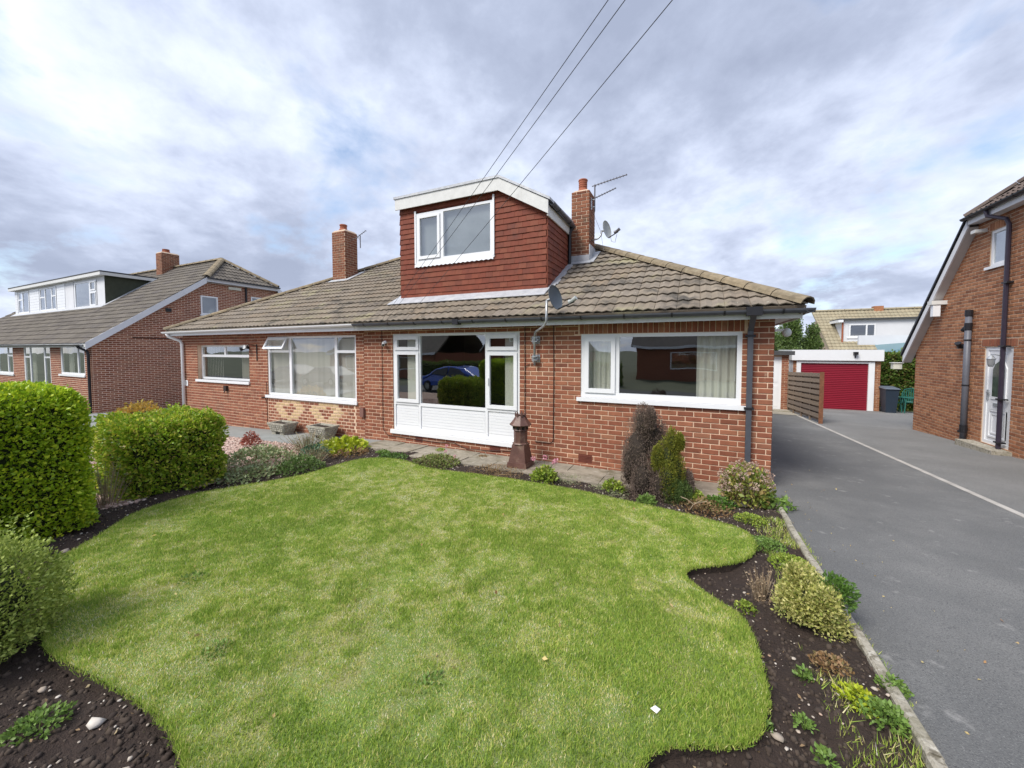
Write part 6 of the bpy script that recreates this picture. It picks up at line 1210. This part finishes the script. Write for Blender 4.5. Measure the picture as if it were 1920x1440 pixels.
# trees behind
def tree(name, label, c, r, h, n, m, size=.12, seed=1):
    t = thing(name, label, 'tree', (c[0], c[1], G(*c))); z0 = G(*c); cc_ = (c[0], c[1], z0+h-r[2]); rr_ = random.Random(seed)
    mb = MB(); mb.tube([(c[0], c[1], z0-.1), (c[0]+.05, c[1], z0+h*.35), (c[0], c[1]+.05, z0+h*.8)], [.16, .12, .03], 8); mb.build('trunk', BARK, t); P, D = [], []; mb = MB()
    for k in range(26):
        d_ = np.array([rr_.gauss(0, 1), rr_.gauss(0, 1), rr_.gauss(0, .9)]); d_ /= np.linalg.norm(d_); q = np.array(cc_)+d_*np.array(r)*rr_.uniform(.45, .85); mb.tube([(c[0], c[1], z0+h*.35), tuple(q)], [.05, .012], 5); p, dd = blob(n//26, q, np.array(r)*rr_.uniform(.22, .40), .8); P.append(p); D.append(dd)
    mb.build('limbs', BARK, t); foliage('crown', t, np.vstack(P), np.vstack(D)+np.array([0, 0, .3]), size, m, asp=.55, jit=.7, tg={'kind': 'stuff'})
tree('garden_tree', 'bushy green tree rising behind the small brick outbuilding', (5.1, 26.5), (1.25, 1.4, 2.0), 5.1, 26000, TREEL, .11, 3)
tree('garden_tree', 'darker tree just left of the outbuilding roof behind the bungalow', (3.6, 25.5), (1.3, 1.3, 1.7), 4.2, 22000, TREEL, .11, 5)
hedge('back_hedge', 'dense green hedge with reddish leaves behind the wheelie bin', (7.3, 10.5, 23.0, 24.2, -.9, 1.62), 26000, .10, HEDGEB, rnd=.2, bump=.12, sink=.15)
# ============================================================ across the road (seen mirrored in the panes)
def far_house(x, y, lab, gable):
    t = thing('opposite_house', lab, 'house', (x, y, G(x, y))); z = G(x, y)-.1; bf = Fr((0, y, 0), (-1, 0, 0), (0, 0, 1))
    if gable:
        wall(bf, (-x-4, -x+4, z-.3, z+7), [(-x-1.9, -x-.9, z+3.2, z+4.3), (-x+.2, -x+1.2, z+3.2, z+4.3), (-x-2.5, -x-.5, z+.9, z+2.1), (-x+.8, -x+1.7, z+.1, z+2.1)], BRICK, t, poly=[(-x-4, z-.3), (-x+4, z-.3), (-x+4, z+2.5), (-x, z+6.4), (-x-4, z+2.5)])
        for (a, b, c, d) in [(-x-1.9, -x-.9, z+3.2, z+4.3), (-x+.2, -x+1.2, z+3.2, z+4.3), (-x-2.5, -x-.5, z+.9, z+2.1), (-x+.8, -x+1.7, z+.1, z+2.1)]: windowb(t, bf, (a, b, c, d), [(a+.07, b-.07, c+.07, d-.07, 'f')], w=.02)
        for s_ in (-1, 1):
            f_ = Fr((x+4.2*s_, 0, z+2.3), (0, s_, 0), (-s_*.716, 0, .698)); slab(f_, [(s_*(y-9) if s_ > 0 else -(y+.3), 0), (s_*(y+.3) if s_ > 0 else -(y-9), 0), (s_*(y+.3) if s_ > 0 else -(y-9), 5.87), (s_*(y-9) if s_ > 0 else -(y+.3), 5.87)], .12, TILEG, t)
        barge(bf, (-x-4.2, z+2.45), (-x, z+6.55), .22, .2, .23, WALLW, t); barge(bf, (-x, z+6.55), (-x+4.2, z+2.45), .22, .2, .23, WALLW, t)
        mb = MB(); mb.box(x-3.95, x+3.95, y-9, y-.15, z-.3, z+2.4); mb.build('rear_walls', BRICK, t)
    else:
        wall(bf, (-x-7, -x+7, z-.3, z+2.4), [(-x-5.5, -x-2.5, z+.8, z+2), (-x+1.5, -x+4.5, z+.8, z+2), (-x-.6, -x+.4, z+.1, z+2.1)], BRICK, t)
        for (a, b, c, d) in [(-x-5.5, -x-2.5, z+.8, z+2), (-x+1.5, -x+4.5, z+.8, z+2), (-x-.6, -x+.4, z+.1, z+2.1)]: windowb(t, bf, (a, b, c, d), [(a+.07, b-.07, c+.07, d-.07, 'f')], w=.02)
        f_ = Fr((0, y+.3, z+2.4), (-1, 0, 0), (0, -.77, .64)); rp_ = [(-x-7.3, 0), (-x+7.3, 0), (-x+7.3, 6), (-x-7.3, 6)]; slab(f_, rp_, .12, TILEG, t); f2 = Fr((0, y-9.3, z+2.4), (1, 0, 0), (0, .77, .64)); slab(f2, [(x-7.3, 0), (x+7.3, 0), (x+7.3, 6), (x-7.3, 6)], .12, TILEG, t)
        mb = MB(); mb.box(x-6.98, x+6.98, y-9, y-.15, z-.3, z+2.4); mb.build('rear_walls', BRICK, t); prism(bf, [(-x-7.2, z+2.3), (-x+7.2, z+2.3), (-x+7.2, z+2.48), (-x-7.2, z+2.48)], .3, .33).build('fascia', WALLW, t)
far_house(-13, -17, 'gable-fronted brick house across the road', True); far_house(-29, -17, 'low brick bungalow at the far left across the road', False); far_house(3, -18, 'low brick bungalow across the road from the driveway', False); far_house(21, -17.5, 'gable-fronted brick house across the road to the right', True)
def car(x, y, m, lab):
    z = G(x, y); t = thing('parked_car', lab, 'car', (x, y, z), 'cars parked along the road'); pr_ = [(-2.05, .35), (-2.05, .62), (-1.85, .86), (-1.25, .95), (-.65, 1.38), (.35, 1.46), (1.05, 1.38), (1.75, .98), (2.02, .90), (2.08, .55), (2.05, .32)]
    P = []
    for (sy, k) in ((-1, 0), (1, 0)):
        for (a, b) in pr_: w_ = .86 if b < .97 else .86-(b-.97)*.55; P.append((x+a, y+sy*w_, z+b))
    n = len(pr_); mb = MB(); mb.poly(P, [tuple(range(n)), tuple(range(2*n-1, n-1, -1))]+[(i, n+i, n+i+1, i+1) for i in range(n-1)]+[(n-1, 2*n-1, n, 0)]); b_ = mb.build('body', m, t)
    bv = b_.modifiers.new('bevel', 'BEVEL'); bv.width = .06; bv.segments = 3; bv.limit_method = 'ANGLE'
    for sy in (-1, 1):
        for pts in ([(-1.05, .98), (-.60, 1.32), (-.05, 1.38), (-.05, .98)], [(.03, .98), (.03, 1.38), (.85, 1.34), (1.35, 1.0)]): q = [(x+a, y+sy*(.875-(b-.97)*.55), z+b) for a, b in pts]; mb = MB(); mb.poly(q, [(0, 1, 2, 3)]); mb.build('side_window', CARG, t)
        for wx in (-1.28, 1.28): mb = MB(); mb.tube([(x+wx, y+sy*.70, z+.32), (x+wx, y+sy*.89, z+.32)], .32, 20); wh = mb.build('wheel', RUBB, t); mb = MB(); mb.tube([(x+wx, y+sy*.885, z+.32), (x+wx, y+sy*.905, z+.32)], .20, 14); mb.build('rim', STEEL, wh)
        mb = MB(); mb.box(x-2.06, x-1.98, y+sy*.62-.14, y+sy*.62+.14, z+.62, z+.76); mb.build('headlight', LGL, t); mb = MB(); mb.box(x+2.0, x+2.09, y+sy*.62-.14, y+sy*.62+.14, z+.66, z+.84); mb.build('tail_light', REDDOOR, t)
    mb = MB(); mb.poly([(x-1.22, y-.72, z+.99), (x-1.22, y+.72, z+.99), (x-.68, y+.60, z+1.375), (x-.68, y-.60, z+1.375)], [(0, 1, 2, 3)]); mb.build('windscreen', CARG, t)
car(-12.6, -6.2, CARB, 'blue car parked on the road behind the viewpoint, mirrored in the tall window'); car(-24.5, -7.3, CARS, 'silver car parked on the road in front of the left house'); car(-29, -7.6, CARS, 'second silver car farther left on the road')
for (x0, x1, lab) in ((-20, -4, 'long hedge across the road from the bungalow'), (6, 16, 'hedge across the road from the right house')): hedge('road_hedge', lab, (x0, x1, -12.2, -11.4, -.6, .9), 16000, .11, HEDGEB, rnd=.2, bump=.1, sink=.12)
